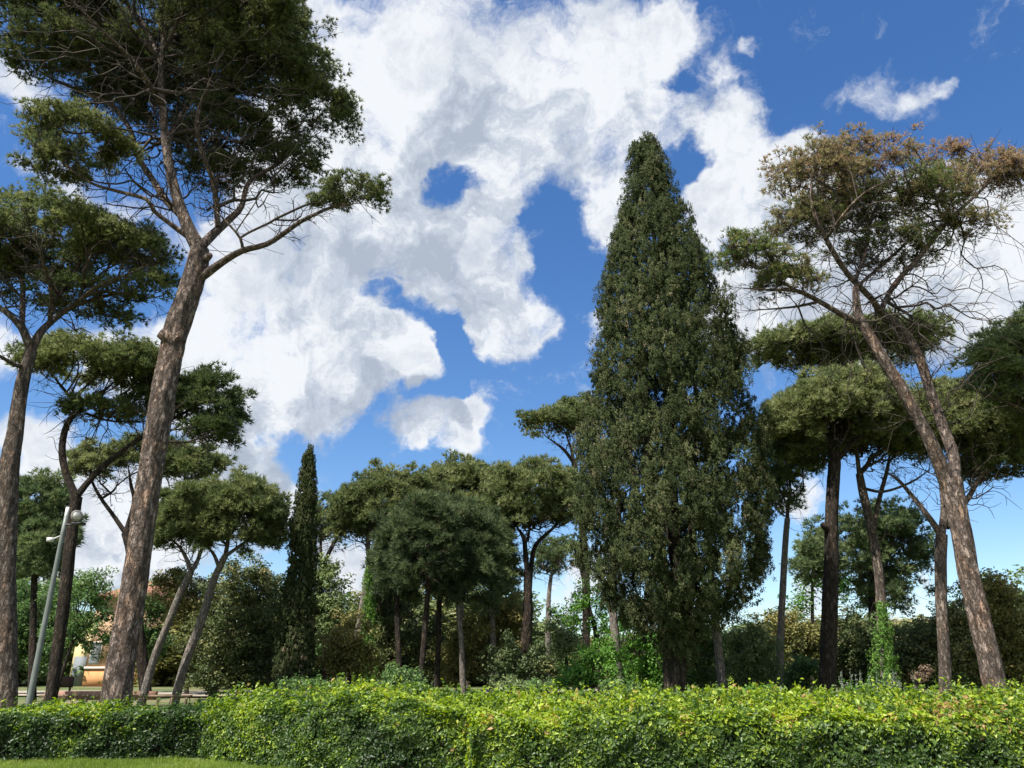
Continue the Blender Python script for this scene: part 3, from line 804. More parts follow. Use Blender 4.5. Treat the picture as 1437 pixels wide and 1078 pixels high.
tree('stone_pine', 'broad flat-topped pine at the left edge, trunk forking under its umbrella crown', 'pine tree', 20,
     [(7, 992, 50), (8, 900, 48), (7, 800, 46), (9, 720, 42), (14, 650, 40), (22, 602, 34), (30, 542, 30), (44, 492, 26)],
     [[(44, 492, 22, 0), (30, 460, 16, -.3), (8, 438, 12, -.6), (-30, 410, 9, -1), (-70, 370, 5, -1.5)],
      [(30, 462, 13, -.2), (32, 420, 12, .5), (28, 390, 10, 1), (0, 360, 7, 1.6), (-30, 330, 4, 2)],
      [(44, 492, 20, 0), (56, 468, 17, .2), (74, 450, 14, .5), (98, 432, 12, .6), (133, 420, 9, .8), (170, 412, 6, 1), (215, 418, 4, 1.2)],
      [(70, 452, 11, .4), (72, 410, 9, -.2), (62, 375, 7, -1), (50, 330, 5, -1.8)],
      [(74, 425, 9, .2), (100, 390, 8, 1.5), (125, 350, 6, 2.4), (150, 320, 4, 3)],
      [(98, 432, 9, .6), (140, 400, 8, -.4), (180, 385, 6, -1.2), (210, 370, 4, -1.7)],
      [(36, 515, 12, 0), (20, 512, 10, -.4), (0, 500, 8, -.8), (-30, 490, 5, -1.2)]],
     [(60, 345, 125, 78, 0, .6), (-40, 340, 90, 70, 1, .55), (165, 360, 76, 52, .5, .6), (215, 405, 34, 22, .5, .5), (120, 420, 90, 26, 1.0, .3), (30, 400, 70, 45, 2, .35)],
     tw=.72, mat='pine', bark='bark', rc=11, dens=.85, nt=16, nn=12, ll=.82, lw=.85, seed=12, low=-.15, flat=.5, fill=(.66, 1), twigs=4, hang=50)

tree('stone_pine', 'S-shaped pine behind the lamp post, splitting into two thin stems', 'pine tree', 27,
     [(70, 990, 23), (84, 890, 21), (96, 790, 20), (103, 730, 20), (107, 698, 21)],
     [[(107, 700, 15, 0), (93, 665, 13, 0), (87, 635, 12, 0), (91, 605, 11, 0), (102, 583, 10, 0), (118, 566, 9, 0), (140, 553, 7, .3), (162, 535, 5, .6)],
      [(112, 580, 8, 0), (100, 560, 6, -.3), (86, 542, 5, -.6), (72, 525, 3, -1)],
      [(109, 695, 13, 0), (125, 675, 11, .2), (150, 650, 10, .4), (190, 620, 9, .6), (225, 596, 7, .8), (252, 583, 6, 1), (285, 565, 4, 1.2)],
      [(120, 580, 5, .2), (150, 590, 4, .6), (180, 592, 3, .9), (220, 590, 3, 1)],
      [(200, 612, 6, .6), (240, 620, 5, 0), (280, 620, 3, -.3)]],
     [(120, 512, 88, 38, -.2, .66), (190, 520, 60, 45, .3, .45), (60, 508, 32, 20, -.5, .75), (285, 568, 56, 52, 1, .12), (300, 610, 40, 30, .6, .10), (230, 560, 50, 40, 1, .15), (140, 578, 55, 18, .3, .4)],
     mat='pine', bark='bark_dark', rc=9, dens=.9, nt=12, nn=10, seed=13, low=-.45, flat=.7, hang=60)

tree('stone_pine', 'pine with three small separate crowns seen on either side of the largest left trunk', 'pine tree', 38,
     [(205, 975, 20), (190, 850, 18), (184, 780, 15), (176, 748, 13)],
     [[(176, 748, 9, 0), (158, 722, 7, 0), (142, 700, 6, 0), (131, 680, 5, 0), (127, 665, 4, 0)],
      [(176, 748, 8, 0), (188, 705, 7, .5), (184, 682, 6, .5), (180, 655, 4, .5)],
      [(176, 748, 8, 0), (225, 710, 6, 0), (250, 688, 5, 0), (270, 668, 4, 0)],
      [(142, 700, 5, 0), (160, 688, 4, .4), (166, 674, 2, .6)]],
     [(128, 648, 32, 26, 0, .7), (188, 638, 30, 25, .5, .6), (272, 652, 48, 26, 0, .45), (240, 640, 30, 26, 0, .45)],
     mat='pine', bark='bark_dark', rc=7, dens=1.0, nt=11, nn=9, seed=14)

tree('pine_tree', 'low round dark pine at the left edge, behind the lamp post', 'pine tree', 36,
     [(45, 960, 14), (47, 850, 12), (49, 790, 10)], [],
     [(52, 710, 44, 52, 0, .5), (62, 770, 42, 50, -.5, .4), (30, 760, 50, 60, 1, .35), (85, 745, 26, 30, 0, .5)],
     mat='pine_blue', bark='bark_dark', rc=8, dens=.9, nt=12, nn=9, seed=15, low=-.9, flat=1, fill=(.5, 1))

tree('stone_pine', 'left one of two slanting pines, pale bare trunk leaning right below a rounded crown', 'pine tree', 33,
     [(198, 990, 15), (216, 925, 14), (240, 865, 12), (256, 825, 11), (268, 803, 11)],
     [[(268, 804, 8, 0), (262, 785, 7, 0), (252, 768, 5, 0), (240, 755, 3, 0)], [(268, 804, 8, 0), (278, 785, 7, .3), (286, 758, 5, .3), (290, 730, 4, 0)]],
     [(262, 726, 46, 48, 0, .5), (235, 736, 28, 40, 0, .5), (290, 742, 30, 32, 0, .4)],
     mat='pine', bark='bark_grey', rc=8, dens=1.0, nt=12, nn=10, seed=16)
tree('stone_pine', 'right one of two slanting pines, wide rounded crown reaching to the small cypress', 'pine tree', 34,
     [(243, 990, 17), (262, 925, 15), (283, 870, 14), (300, 815, 12), (316, 780, 11)],
     [[(316, 781, 8, 0), (320, 755, 7, 0), (318, 725, 5, 0)], [(316, 781, 7, 0), (345, 760, 5, .5), (372, 740, 3, .8)], [(308, 798, 7, 0), (298, 775, 5, .2), (280, 760, 3, .4)]],
     [(330, 722, 72, 50, 0, .5), (378, 736, 30, 46, .5, .42), (300, 725, 40, 34, -.5, .55), (350, 700, 40, 28, -.5, .5)],
     mat='pine', bark='bark_grey', rc=8, dens=1.0, nt=12, nn=10, seed=17)

profile_tree('cypress_tree', 'slim dark column-shaped cypress with a dry brown patch low on its trunk', 'cypress', 35,
     [(628, 431, 440), (640, 427, 442), (660, 421, 443), (700, 413, 444), (740, 407, 444), (780, 403, 445), (820, 398, 444), (860, 393, 443), (900, 388, 441), (940, 386, 439), (978, 386, 436)],
     .3, seed=3, plume=8, leafpx=2.2, dens=2.4, per=210, brown=(912, 26, 424, .14), stems=1)

# ------------------------------------------------------------------ pines across the middle
tree('stone_pine', 'thin-crowned pine with a bare leaning trunk just right of the slim cypress', 'pine tree', 46,
     [(430, 960, 13), (440, 880, 12), (452, 800, 11)], [[(452, 801, 8, 0), (462, 775, 7, 0), (480, 745, 5, 0), (505, 725, 3, 0)], [(452, 800, 7, 0), (450, 770, 5, .5), (452, 740, 3, .8)]],
     [(468, 722, 34, 30, 0, .5), (495, 738, 28, 24, .5, .35), (455, 745, 24, 34, 1, .25)], mat='pine', bark='bark_dark', rc=8, dens=.8, nt=10, nn=9, seed=18, hang=80, twigmat='twig_pale', low=-.5)
tree('stone_pine', 'middle-row pine with twin upper stems and an ivy column on its trunk', 'pine tree', 42,
     [(486, 985, 15), (497, 925, 14), (508, 860, 13), (517, 810, 13), (520, 790, 13)],
     [[(520, 792, 9, 0), (516, 765, 8, 0), (520, 742, 6, 0), (535, 715, 4, 0)], [(521, 792, 8, 0), (528, 765, 7, .5), (534, 745, 5, .6), (550, 715, 3, .6)]],
     [(538, 710, 62, 54, 0, .55), (500, 722, 34, 42, .5, .5), (578, 704, 38, 44, 0, .5)], mat='pine', bark='bark_grey', rc=8, dens=1.1, nt=12, nn=10, seed=19)
tree('stone_pine', 'tallest crown of the middle row of pines, top standing above its neighbours', 'pine tree', 44,
     [(655, 980, 13), (650, 900, 13), (642, 820, 12), (640, 770, 11)], [[(640, 771, 8, 0), (632, 745, 6, 0), (618, 715, 4, 0)], [(640, 771, 8, 0), (655, 740, 6, .5), (668, 705, 4, .6)]],
     [(650, 694, 62, 50, 0, .6), (608, 704, 36, 46, 0, .55), (685, 712, 36, 44, .5, .5), (660, 672, 34, 24, 0, .6)], mat='pine', bark='bark_grey', rc=8, dens=1.1, nt=12, nn=10, seed=20)
for k, (bx, tx, ty, lx, ly, rx, ry, D, lab) in enumerate([
    (563, 555, 800, 560, 765, 36, 46, 37, 'dark shaggy pine in front of the middle row, leftmost of three close together'),
    (588, 602, 800, 600, 752, 52, 58, 35, 'dark shaggy pine in front of the middle row, middle of three close together'),
    (548, 548, 830, 552, 790, 26, 40, 45, 'slim dark pine standing a little behind, just right of the ivy column'),
    (612, 618, 810, 622, 742, 40, 50, 38, 'slim dark pine between the middle and right dark shaggy pines'),
    (650, 645, 850, 662, 775, 46, 58, 36, 'dark shaggy pine in front of the middle row, right one of three close together')]):
    tree('pine_tree', lab, 'pine tree', D, [(bx, 985, 10), (bx + (tx - bx) * .5, 900, 9), (tx, ty, 8), (lx, ly, 6)], [],
         [(lx, ly, rx, ry, 0, .35), (lx - 14, ly + 26, rx * .7, ry * .7, 1, .25), (lx + 18, ly - 10, rx * .7, ry * .8, .5, .5), (lx + 4, ly + 40, rx * .8, 22, 0, .3), (lx - rx * .5, ly + 62, rx * .35, 16, 0, .35), (lx + rx * .4, ly + 74, rx * .4, 14, .5, .4), (lx, ly - ry * .7, rx * .5, 16, 0, .55)],
         mat='pine_dark', bark='bark_dark' if k != 4 else 'bark_grey', rc=8, dens=.75, nt=10, nn=10, ll=1.25, seed=21 + k * 7, low=-.8, flat=1, fill=(.45, 1), hang=30)
tree('pine_tree', 'pale green feathery pine to the right of the dark shaggy pines', 'pine tree', 40,
     [(690, 985, 10), (692, 900, 9), (688, 830, 8)], [], [(690, 765, 36, 60, 0, .8), (705, 800, 30, 40, .3, .7), (672, 740, 22, 34, 0, .8)], mat='pine_blue', bark='bark_grey', rc=8, dens=.8, nt=12, nn=9, seed=25, low=-.8, flat=1, fill=(.5, 1))
tree('stone_pine', 'pine with two dark stems side by side, left of the giant cypress', 'pine tree', 40,
     [(733, 965, 20), (738, 900, 17), (741, 850, 15), (740, 800, 12)],
     [[(740, 801, 9, 0), (737, 775, 8, 0), (735, 755, 7, 0), (722, 735, 4, 0)], [(742, 840, 9, .4), (746, 790, 8, .4), (752, 765, 7, .5), (772, 745, 5, .5), (790, 730, 3, .5)], [(740, 760, 6, 0), (745, 735, 4, -.4)]],
     [(750, 696, 64, 54, 0, .58), (795, 706, 28, 40, .5, .5), (712, 706, 28, 44, 0, .5)], mat='pine', bark='bark_dark', rc=8, dens=1.1, nt=12, nn=10, seed=26, hang=40)
tree('stone_pine', 'distant higher umbrella pine whose crown shows left of the giant cypress above the row', 'pine tree', 50,
     [(822, 960, 13), (822, 800, 12), (812, 700, 10), (806, 650, 9)], [[(806, 651, 6, 0), (790, 630, 5, 0), (765, 612, 3, 0)], [(806, 651, 6, 0), (800, 625, 4, .5), (792, 605, 3, .5)], [(806, 651, 6, 0), (820, 625, 4, .5), (835, 600, 3, .5)]],
     [(778, 600, 54, 26, 0, .55), (815, 590, 48, 32, .5, .5)], mat='pine', bark='bark_dark', rc=8, dens=1.0, nt=12, nn=10, seed=27, low=.0)
tree('stone_pine', 'small far pine with a thin pale trunk, under the twin-stemmed pine crown', 'pine tree', 52,
     [(771, 975, 9), (769, 900, 9), (770, 840, 7), (773, 810, 6)], [], [(783, 778, 34, 26, 0, .5), (768, 790, 22, 22, 0, .5)], mat='pine_blue', bark='bark_grey', rc=7, dens=.8, nt=10, nn=8, seed=28, hang=60, twigmat='twig_pale')
tree('stone_pine', 'pine behind the giant cypress showing only a pale straight trunk under its left side', 'pine tree', 31,
     [(869, 975, 15), (864, 900, 14), (860, 830, 12), (870, 700, 9)], [], [(880, 640, 46, 40, 1, .4)], mat='pine', bark='bark_grey', rc=9, dens=.6, nt=10, nn=8, seed=29)
tree('stone_pine', 'pine behind the giant cypress showing only a leaning pale trunk under its right side', 'pine tree', 29,
     [(1016, 985, 15), (1010, 930, 14), (1004, 870, 12), (990, 740, 9)], [], [(985, 640, 46, 40, 2, .4)], mat='pine', bark='bark_grey', rc=9, dens=.6, nt=10, nn=8, seed=30)

profile_tree('cypress_tree', 'giant broad cone-shaped cypress with dark lumpy foliage, tallest in the middle', 'cypress', 26,
     [(192, 896, 914), (205, 886, 924), (250, 872, 945), (300, 864, 968), (350, 853, 990), (400, 842, 1010), (450, 834, 1028), (500, 826, 1042), (550, 820, 1052), (600, 815, 1064), (650, 803, 1072), (700, 797, 1082), (740, 799, 1085), (780, 811, 1083), (815, 828, 1075), (845, 850, 1055), (875, 885, 1015), (900, 906, 985), (928, 922, 968)],
     .62, seed=4, plume=16, leafpx=2.4, dens=1.3, per=620, stems=6, vert=1.6, bark='bark_dark')

# ------------------------------------------------------------------ right-hand group
tree('pine_tree', 'slender pine with thin pale trunk and sparse crown, just right of the giant cypress', 'pine tree', 32,
     [(1093, 965, 14), (1096, 880, 12), (1101, 780, 10), (1105, 728, 9)], [], [(1108, 640, 44, 62, 0, .5), (1095, 690, 34, 36, .5, .4), (1120, 600, 30, 36, 0, .6)],
     mat='pine_blue', bark='bark_grey', rc=9, dens=.6, nt=12, nn=9, seed=31, low=-.7, flat=1, fill=(.5, 1), hang=40)
tree('stone_pine', 'flat wide umbrella crown high behind, crossed by the forked leaning trunk', 'pine tree', 37,
     [(1166, 960, 13), (1168, 800, 12), (1172, 660, 11), (1178, 570, 11)], [[(1178, 571, 9, 0), (1150, 545, 7, 0), (1110, 520, 4, 0)], [(1178, 571, 9, 0), (1210, 540, 7, .5), (1265, 510, 4, .8)], [(1178, 571, 8, 0), (1180, 530, 6, 0)]],
     [(1140, 495, 90, 42, 0, .6), (1230, 490, 98, 40, .5, .55), (1190, 478, 80, 28, 0, .6)], mat='pine', bark='bark_dark', rc=9, dens=1.1, nt=13, nn=10, seed=32, low=0, flat=.4)
tree('stone_pine', 'stout straight pine with knobbly dark trunk, right of the slender pale one', 'pine tree', 29,
     [(1160, 980, 28), (1163, 900, 26), (1166, 800, 24), (1167, 730, 22), (1170, 665, 20), (1172, 635, 17)],
     [[(1172, 637, 12, 0), (1150, 605, 9, 0), (1115, 580, 5, 0)], [(1172, 637, 12, 0), (1182, 600, 9, .4), (1200, 560, 6, .4)], [(1171, 650, 9, 0), (1210, 610, 7, -.5), (1245, 590, 4, -.8)]],
     [(1170, 588, 92, 68, 0, .7), (1105, 608, 42, 52, 0, .7), (1220, 580, 66, 60, .3, .65), (1135, 640, 46, 30, 1, .4), (1230, 610, 40, 40, 0, .5)],
     mat='pine', bark='bark_dark', rc=9, dens=1.1, nt=13, nn=10, seed=33, low=-.2, stubs=[(1161, 742, 1154, 736, 9)])
tree('stone_pine', 'rusty-barked pine with bright green ivy round its foot', 'pine tree', 30,
     [(1240, 975, 20), (1238, 880, 19), (1233, 800, 17), (1222, 740, 15), (1212, 695, 14), (1206, 665, 12)],
     [[(1206, 667, 8, 0), (1203, 640, 7, 0), (1200, 620, 5, 0)], [(1225, 745, 10, 0), (1234, 700, 8, .4), (1246, 655, 6, .6), (1250, 625, 4, .6)], [(1210, 685, 6, 0), (1240, 690, 5, -.5), (1280, 676, 4, -.8), (1310, 655, 2, -1)]],
     [(1265, 600, 70, 56, 1, .5), (1310, 620, 52, 46, .5, .45), (1210, 625, 45, 30, .5, .4)],
     mat='pine', bark='bark', rc=9, dens=1.0, nt=12, nn=10, seed=34, hang=50, low=-.4)
tree('stone_pine', 'pine with Y-shaped fork and wide crown, partly behind the leaning pine', 'pine tree', 28,
     [(1328, 980, 22), (1324, 900, 21), (1320, 810, 20), (1321, 750, 19)],
     [[(1321, 752, 13, 0), (1305, 728, 10, 0), (1283, 700, 8, .2), (1262, 675, 6, .4), (1240, 660, 3, .6)], [(1321, 752, 14, 0), (1325, 715, 12, .2), (1322, 680, 10, .3), (1318, 640, 6, .5)],
      [(1328, 740, 12, .2), (1358, 700, 10, .3), (1375, 670, 8, .4), (1395, 640, 5, .5), (1420, 615, 3, .5)]],
     [(1370, 610, 92, 58, .5, .7), (1430, 620, 60, 54, .0, .65), (1320, 580, 50, 42, .5, .65), (1400, 660, 60, 28, .8, .35)],
     mat='pine', bark='bark', rc=9, dens=1.0, nt=13, nn=10, seed=35, hang=40, low=-.25)
tree('pine_tree', 'low dark rounded pine in the gap behind the right-hand trunks', 'pine tree', 40,
     [(1226, 960, 15), (1225, 880, 14), (1222, 800, 12)], [], [(1240, 740, 66, 42, 0, .4), (1265, 780, 48, 56, .5, .3), (1185, 770, 62, 50, 0, .5), (1150, 790, 36, 44, 0, .5), (1240, 830, 40, 36, 0, .4)],
     mat='pine_blue', bark='bark_dark', rc=8, dens=.65, nt=11, nn=8, seed=36, low=-.8, flat=1, fill=(.45, 1), hang=80)
tree('pine_tree', 'dense pine crown reaching in from the right edge at mid height', 'pine tree', 25,
     [(1490, 985, 26), (1486, 850, 24), (1478, 700, 20), (1468, 600, 15)], [[(1468, 602, 10, 0), (1445, 580, 7, -.3), (1400, 560, 5, -.6), (1360, 545, 2, -.8)], [(1468, 600, 10, 0), (1440, 540, 7, 0), (1400, 510, 4, .2)]],
     [(1416, 505, 66, 52, -1, .85), (1450, 480, 60, 46, -1, .85), (1438, 545, 54, 40, -.5, .7), (1480, 540, 60, 60, 0, .5), (1372, 540, 20, 14, -.6, .4)],
     mat='pine_blue', bark='bark', rc=10, dens=.8, nt=12, nn=10, seed=37, low=-.7, flat=.9, fill=(.5, 1), hang=30)

tree('stone_pine', 'tall leaning pine with forked twisting trunk and thin reddish brown crown', 'pine tree', 20,
     [(1398, 972, 37), (1388, 920, 36), (1372, 860, 36), (1358, 800, 35), (1348, 740, 34), (1340, 700, 35), (1334, 672, 37)],
     [[(1330, 680, 30, 0), (1312, 635, 28, -.2), (1290, 590, 25, -.3), (1262, 540, 24, -.4), (1240, 505, 23, -.4), (1222, 475, 22, -.4), (1206, 448, 20, -.4), (1202, 425, 15, -.4), (1201, 405, 13, -.4), (1205, 395, 10, -.3)],
      [(1208, 455, 16, -.4), (1177, 439, 12, -.6), (1146, 421, 10, -.9), (1117, 408, 8, -1.2), (1080, 407, 5, -1.4), (1040, 404, 3, -1.6)],
      [(1150, 423, 7, -.9), (1120, 430, 5, -.6), (1080, 434, 3, -.5), (1040, 436, 2, -.4)],
      [(1117, 408, 6, -1.2), (1085, 388, 4, -1.5), (1060, 374, 3, -1.7), (1030, 365, 2, -1.8)],
      [(1340, 680, 24, .3), (1338, 640, 23, .5), (1322, 595, 21, .7), (1305, 548, 20, .8), (1293, 510, 20, .8), (1277, 478, 19, .8), (1255, 452, 18, .7), (1236, 438, 17, .6)],
      [(1236, 438, 13, .6), (1225, 422, 12, .4), (1209, 405, 12, 0), (1190, 385, 11, -.3), (1170, 355, 11, -.6), (1156, 328, 9, -.9), (1140, 290, 7, -1.2), (1138, 240, 4, -1.5)],
      [(1236, 436, 11, .6), (1255, 400, 11, .8), (1290, 361, 10, 1.1), (1325, 317, 9, 1.3), (1347, 295, 8, 1.4), (1382, 262, 6, 1.6), (1415, 230, 3, 1.8)],
      [(1200, 395, 8, -.2), (1215, 350, 7, .8), (1225, 300, 5, 1.6), (1250, 255, 3, 2.2)],
      [(1205, 400, 7, .2), (1240, 370, 7, 1.8), (1280, 330, 5, 2.8), (1310, 270, 3, 3.4)],
      [(1160, 335, 7, -.8), (1185, 300, 6, -1.6), (1215, 270, 5, -2.2), (1265, 245, 3, -2.8)],
      [(1325, 317, 5, 1.3), (1360, 310, 4, 1), (1395, 300, 3, .8), (1420, 285, 2, .6)]],
     [(1150, 255, 76, 62, -.6, .62), (1215, 225, 72, 42, 0, .78), (1240, 290, 95, 50, 1.0, .18), (1130, 320, 60, 42, 0, .42), (1250, 355, 80, 40, 1.6, .25), (1310, 275, 60, 50, 1, .5), (1385, 250, 52, 46, 1.6, .88), (1325, 220, 34, 24, 1.5, .95),
      (1420, 250, 34, 44, 1.6, .85), (1055, 362, 50, 40, -1.5, .15), (1105, 400, 52, 34, -1.2, .3), (1180, 300, 60, 50, 2, .3), (1350, 320, 50, 30, 1.2, .5)],
     mat='pine_dry', bark='bark_near', tw=.93, lt=.82, rc=8, dens=.72, nt=7, nn=9, ll=.8, lw=.8, seed=38, low=-.3, flat=.7, fill=(.5, 1), hang=15, twigs=9, r0=.008, twigmat='twig', bare=.10, tvar=.13, bf=.4, support=1.8)

# ------------------------------------------------------------------ understorey: oaks, bushes and far trees
def bushy(name, label, cat, D, lobes, mat, seed, rc=9, dens=.8, nt=10, nn=7, stem=None, **kw):
    cx = lobes[0][0]; by = lobes[0][1]
    tr = stem or [(cx, 975, 8), (cx, (975 + by) / 2, 6), (cx, by + lobes[0][3] * .4, 5)]
    return tree(name, label, cat, D, tr, [], lobes, mat=mat, bark='bark_dark', leaf='leaf', rc=rc, dens=dens, nt=nt, nn=nn, seed=seed, low=-1, flat=1, fill=(.4, 1), twigs=3, **kw)

bushy('deciduous_tree', 'light leafy tree with thin crooked stems between the lamp post and the largest pine', 'tree', 30,
      [(112, 850, 44, 52, 0, .6), (130, 820, 26, 24, 0, .7), (95, 895, 36, 34, .5, .45), (140, 880, 34, 36, 0, .4)], 'mid', 50, stem=[(76, 985, 6), (92, 930, 6), (110, 880, 5)], dens=.5)
bushy('deciduous_tree', 'dark leafy tree filling the space beside the far left trunk', 'tree', 42, [(45, 870, 50, 60, 0, .4), (20, 900, 40, 45, 0, .35), (70, 905, 34, 35, 0, .4)], 'mid', 51)
bushy('deciduous_tree', 'thin leafy tree seen just right of the largest pine trunk', 'tree', 44, [(205, 868, 28, 46, 0, .45), (190, 840, 20, 26, 0, .5), (215, 905, 26, 24, 0, .4)], 'mid', 52, stem=[(202, 975, 6), (203, 930, 5), (204, 880, 4)])
bushy('holm_oak', 'brown-tinged oak behind the two slanting pines', 'oak tree', 42, [(262, 838, 48, 44, 0, .35), (240, 822, 28, 26, 0, .6), (285, 880, 44, 50, 0, .3)], 'oak_brown', 53)
bushy('holm_oak', 'tall dark oak mass left of the slim cypress', 'oak tree', 38, [(335, 870, 62, 84, 0, .4), (300, 920, 50, 58, -.4, .45), (370, 910, 40, 66, .4, .3), (340, 815, 44, 36, 0, .55)], 'oak', 54)
bushy('holm_oak', 'dark oak just behind the slim cypress', 'oak tree', 44, [(378, 850, 36, 60, 0, .2), (385, 900, 34, 60, 0, .15)], 'oak', 55)
bushy('conifer_tree', 'olive green rounded tree right of the slim cypress', 'tree', 46, [(455, 830, 32, 46, 0, .6), (462, 870, 34, 44, 0, .55), (450, 800, 22, 24, 0, .6)], 'olive', 56, dens=.9)
bushy('oak_bush', 'brownish yellow oak bush under the ivy-clad pine', 'bush', 38, [(490, 890, 34, 34, 0, .6), (475, 920, 34, 34, 0, .45), (508, 925, 30, 30, 0, .5)], 'oak_brown', 57)
bushy('holm_oak', 'dark oak between the trunks of the middle row, left part', 'oak tree', 45, [(560, 900, 56, 62, 0, .35), (530, 860, 36, 40, 0, .4), (600, 930, 46, 50, 0, .3)], 'oak', 58)
bushy('holm_oak', 'bronze brown oak under the tall middle pines', 'oak tree', 41, [(690, 900, 52, 60, 0, .6), (650, 920, 44, 50, 0, .4), (712, 860, 34, 34, 0, .6)], 'oak_brown', 59, nn=8)
bushy('conifer_tree', 'soft olive domed tree behind the twin-stemmed pine', 'tree', 48, [(706, 845, 46, 40, 0, .5), (722, 880, 40, 50, 0, .4)], 'olive', 60)
bushy('oak_bush', 'very dark bush at the foot of the twin-stemmed pine', 'bush', 36, [(712, 935, 40, 40, 0, .2), (760, 940, 30, 36, 0, .25)], 'oak', 61)
bushy('deciduous_tree', 'wispy leafless-looking tree with thin grey stems left of the cypress foot', 'tree', 40, [(820, 830, 26, 40, 0, .5), (800, 860, 28, 26, 0, .55), (838, 880, 24, 50, 0, .35)], 'bright', 62, dens=.35, stem=[(842, 975, 9), (838, 900, 8), (826, 850, 6), (815, 800, 4), (806, 770, 3)], hang=60)
bushy('bush', 'fresh bright green bush left of the giant cypress foot', 'bush', 27, [(832, 935, 42, 30, 0, .6), (850, 920, 28, 24, 0, .6), (812, 955, 26, 22, 0, .45)], 'bright', 63)
bushy('olive_tree', 'pale olive green tree left of the bright green bush', 'tree', 44, [(795, 905, 26, 40, 0, .6), (780, 880, 20, 24, 0, .6)], 'olive', 64, dens=.6)
bushy('bush', 'dark green leafy thicket in the shade under the giant cypress', 'bush', 33, [(900, 915, 40, 52, 0, .45), (925, 945, 40, 36, 0, .4), (885, 870, 26, 26, 0, .5)], 'bright', 65, dens=.7)
bushy('bush', 'mid green bush between cypress foot and leaning pale trunk', 'bush', 32, [(985, 930, 34, 40, 0, .4), (960, 950, 30, 26, 0, .4), (1000, 895, 24, 30, 0, .4)], 'mid', 66)
bushy('olive_tree', 'rounded grey green olive tree right of the giant cypress', 'olive tree', 31, [(1052, 905, 44, 46, 0, .45), (1035, 930, 36, 36, 0, .4), (1070, 930, 34, 34, 0, .4)], 'olive', 67, dens=1.0, lw=.6, ll=1.2)
bushy('holm_oak', 'reddish brown oak behind the slender pale pine trunk', 'oak tree', 38, [(1115, 900, 36, 44, 0, .35), (1095, 875, 28, 26, 0, .6), (1138, 910, 30, 40, 0, .3)], 'oak_brown', 68)
bushy('bush', 'green bush between slender pine and stout pine', 'bush', 34, [(1130, 940, 26, 26, 0, .5), (1110, 955, 22, 20, 0, .4)], 'mid', 69)
bushy('deciduous_tree', 'light green airy tree behind the stout pine trunk', 'tree', 45, [(1140, 800, 34, 40, 0, .5), (1118, 840, 26, 24, 0, .45), (1185, 835, 34, 30, 0, .5)], 'bright', 70, dens=.4, hang=40)
bushy('holm_oak', 'dark oak bank between stout pine and ivy-footed pine', 'oak tree', 38, [(1195, 900, 36, 50, 0, .3), (1210, 930, 36, 40, 0, .25), (1180, 935, 30, 40, 0, .3)], 'oak', 71)
bushy('holm_oak', 'wide dark oak thicket with pale dry leaves, right of the ivy', 'oak thicket', 34, [(1285, 920, 46, 46, 0, .5), (1300, 900, 40, 40, .5, .55), (1345, 915, 44, 62, -1, .65), (1262, 935, 26, 40, 0, .5), (1345, 870, 34, 40, -1, .65)], 'oak', 72, dens=.9)
bushy('dry_bush', 'small bush of dry light brown leaves right of the ivy', 'bush', 28, [(1288, 950, 14, 7, 0, .2), (1299, 942, 8, 6, 0, .2)], 'dead', 73, rc=6, lw=.7, dens=.5)
bushy('holm_oak', 'large rounded oak with brownish green crown at the right edge', 'oak tree', 33, [(1415, 870, 54, 72, 0, .6), (1385, 840, 38, 40, .3, .6), (1440, 920, 50, 60, 0, .55), (1395, 930, 46, 46, .4, .45)], 'oak_brown', 74, dens=1.0)
# ivy, columns of leaves wrapped round trunks
profile_tree('ivy', 'column of ivy climbing a pale trunk at the left of the middle row', 'ivy', 41.2, [(775, 516, 524), (810, 509, 527), (860, 506, 530), (900, 507, 530), (940, 504, 532), (965, 502, 536)], .12, mat='ivy', seed=6, plume=6, leafpx=2.2, dens=1.0, per=60, stems=1, up=0)
profile_tree('ivy', 'bright green ivy wrapping the foot of the rusty-barked pine', 'ivy', 29.4, [(848, 1229, 1243), (880, 1224, 1252), (915, 1222, 1254), (940, 1216, 1260), (968, 1212, 1266)], .12, mat='ivy', seed=7, plume=7, leafpx=2.6, dens=1.0, per=60, stems=1, up=0)

# leafy shrubs rising behind the hedge tops
for k, (px, py, rx, ry, D, mat, lab) in enumerate([
    (425, 968, 40, 18, 16.6, 'mid', 'fresh green shrub standing above the hedge below the slim cypress'),
    (560, 962, 36, 26, 16.4, 'mid', 'tall leafy shrub above the hedge, at the foot of the ivy-clad pine'),
    (470, 968, 18, 12, 16.8, 'olive', 'small grey green shrub above the hedge between the slim cypress and the ivy'),
    (628, 982, 24, 12, 16.6, 'mid', 'low shrub above the hedge under the dark shaggy pines'),
    (715, 966, 22, 15, 16.6, 'olive', 'arching pale-leaved shrub above the hedge below the twin-stemmed pine'),
    (752, 966, 18, 16, 16.8, 'mid', 'slim-leaved shrub above the hedge next to the small far pine trunk'),
    (868, 968, 34, 15, 16.8, 'mid', 'rounded shrub above the hedge at the foot of the straight pale trunk'),
    (1070, 978, 30, 14, 16.4, 'bright', 'yellow green shrub above the hedge right of the leaning pale trunk'),
    (1208, 975, 28, 16, 16.2, 'bright', 'yellow green shrub with upright stalks above the hedge between stout pine and ivy'),
    (1300, 985, 30, 14, 16.2, 'olive', 'low grey green shrub above the hedge under the dry brown leaves')]):
    bushy('shrub', lab, 'shrub', D, [(px, py, rx, ry, 0, .6), (px + rx * .4, py + 8, rx * .8, ry, 0, .5)], mat, 90 + k, rc=8, dens=1.2, nt=7, nn=6, ll=1.2, stem=[(px, 1000, 3), (px, 990, 3), (px, py, 2)])

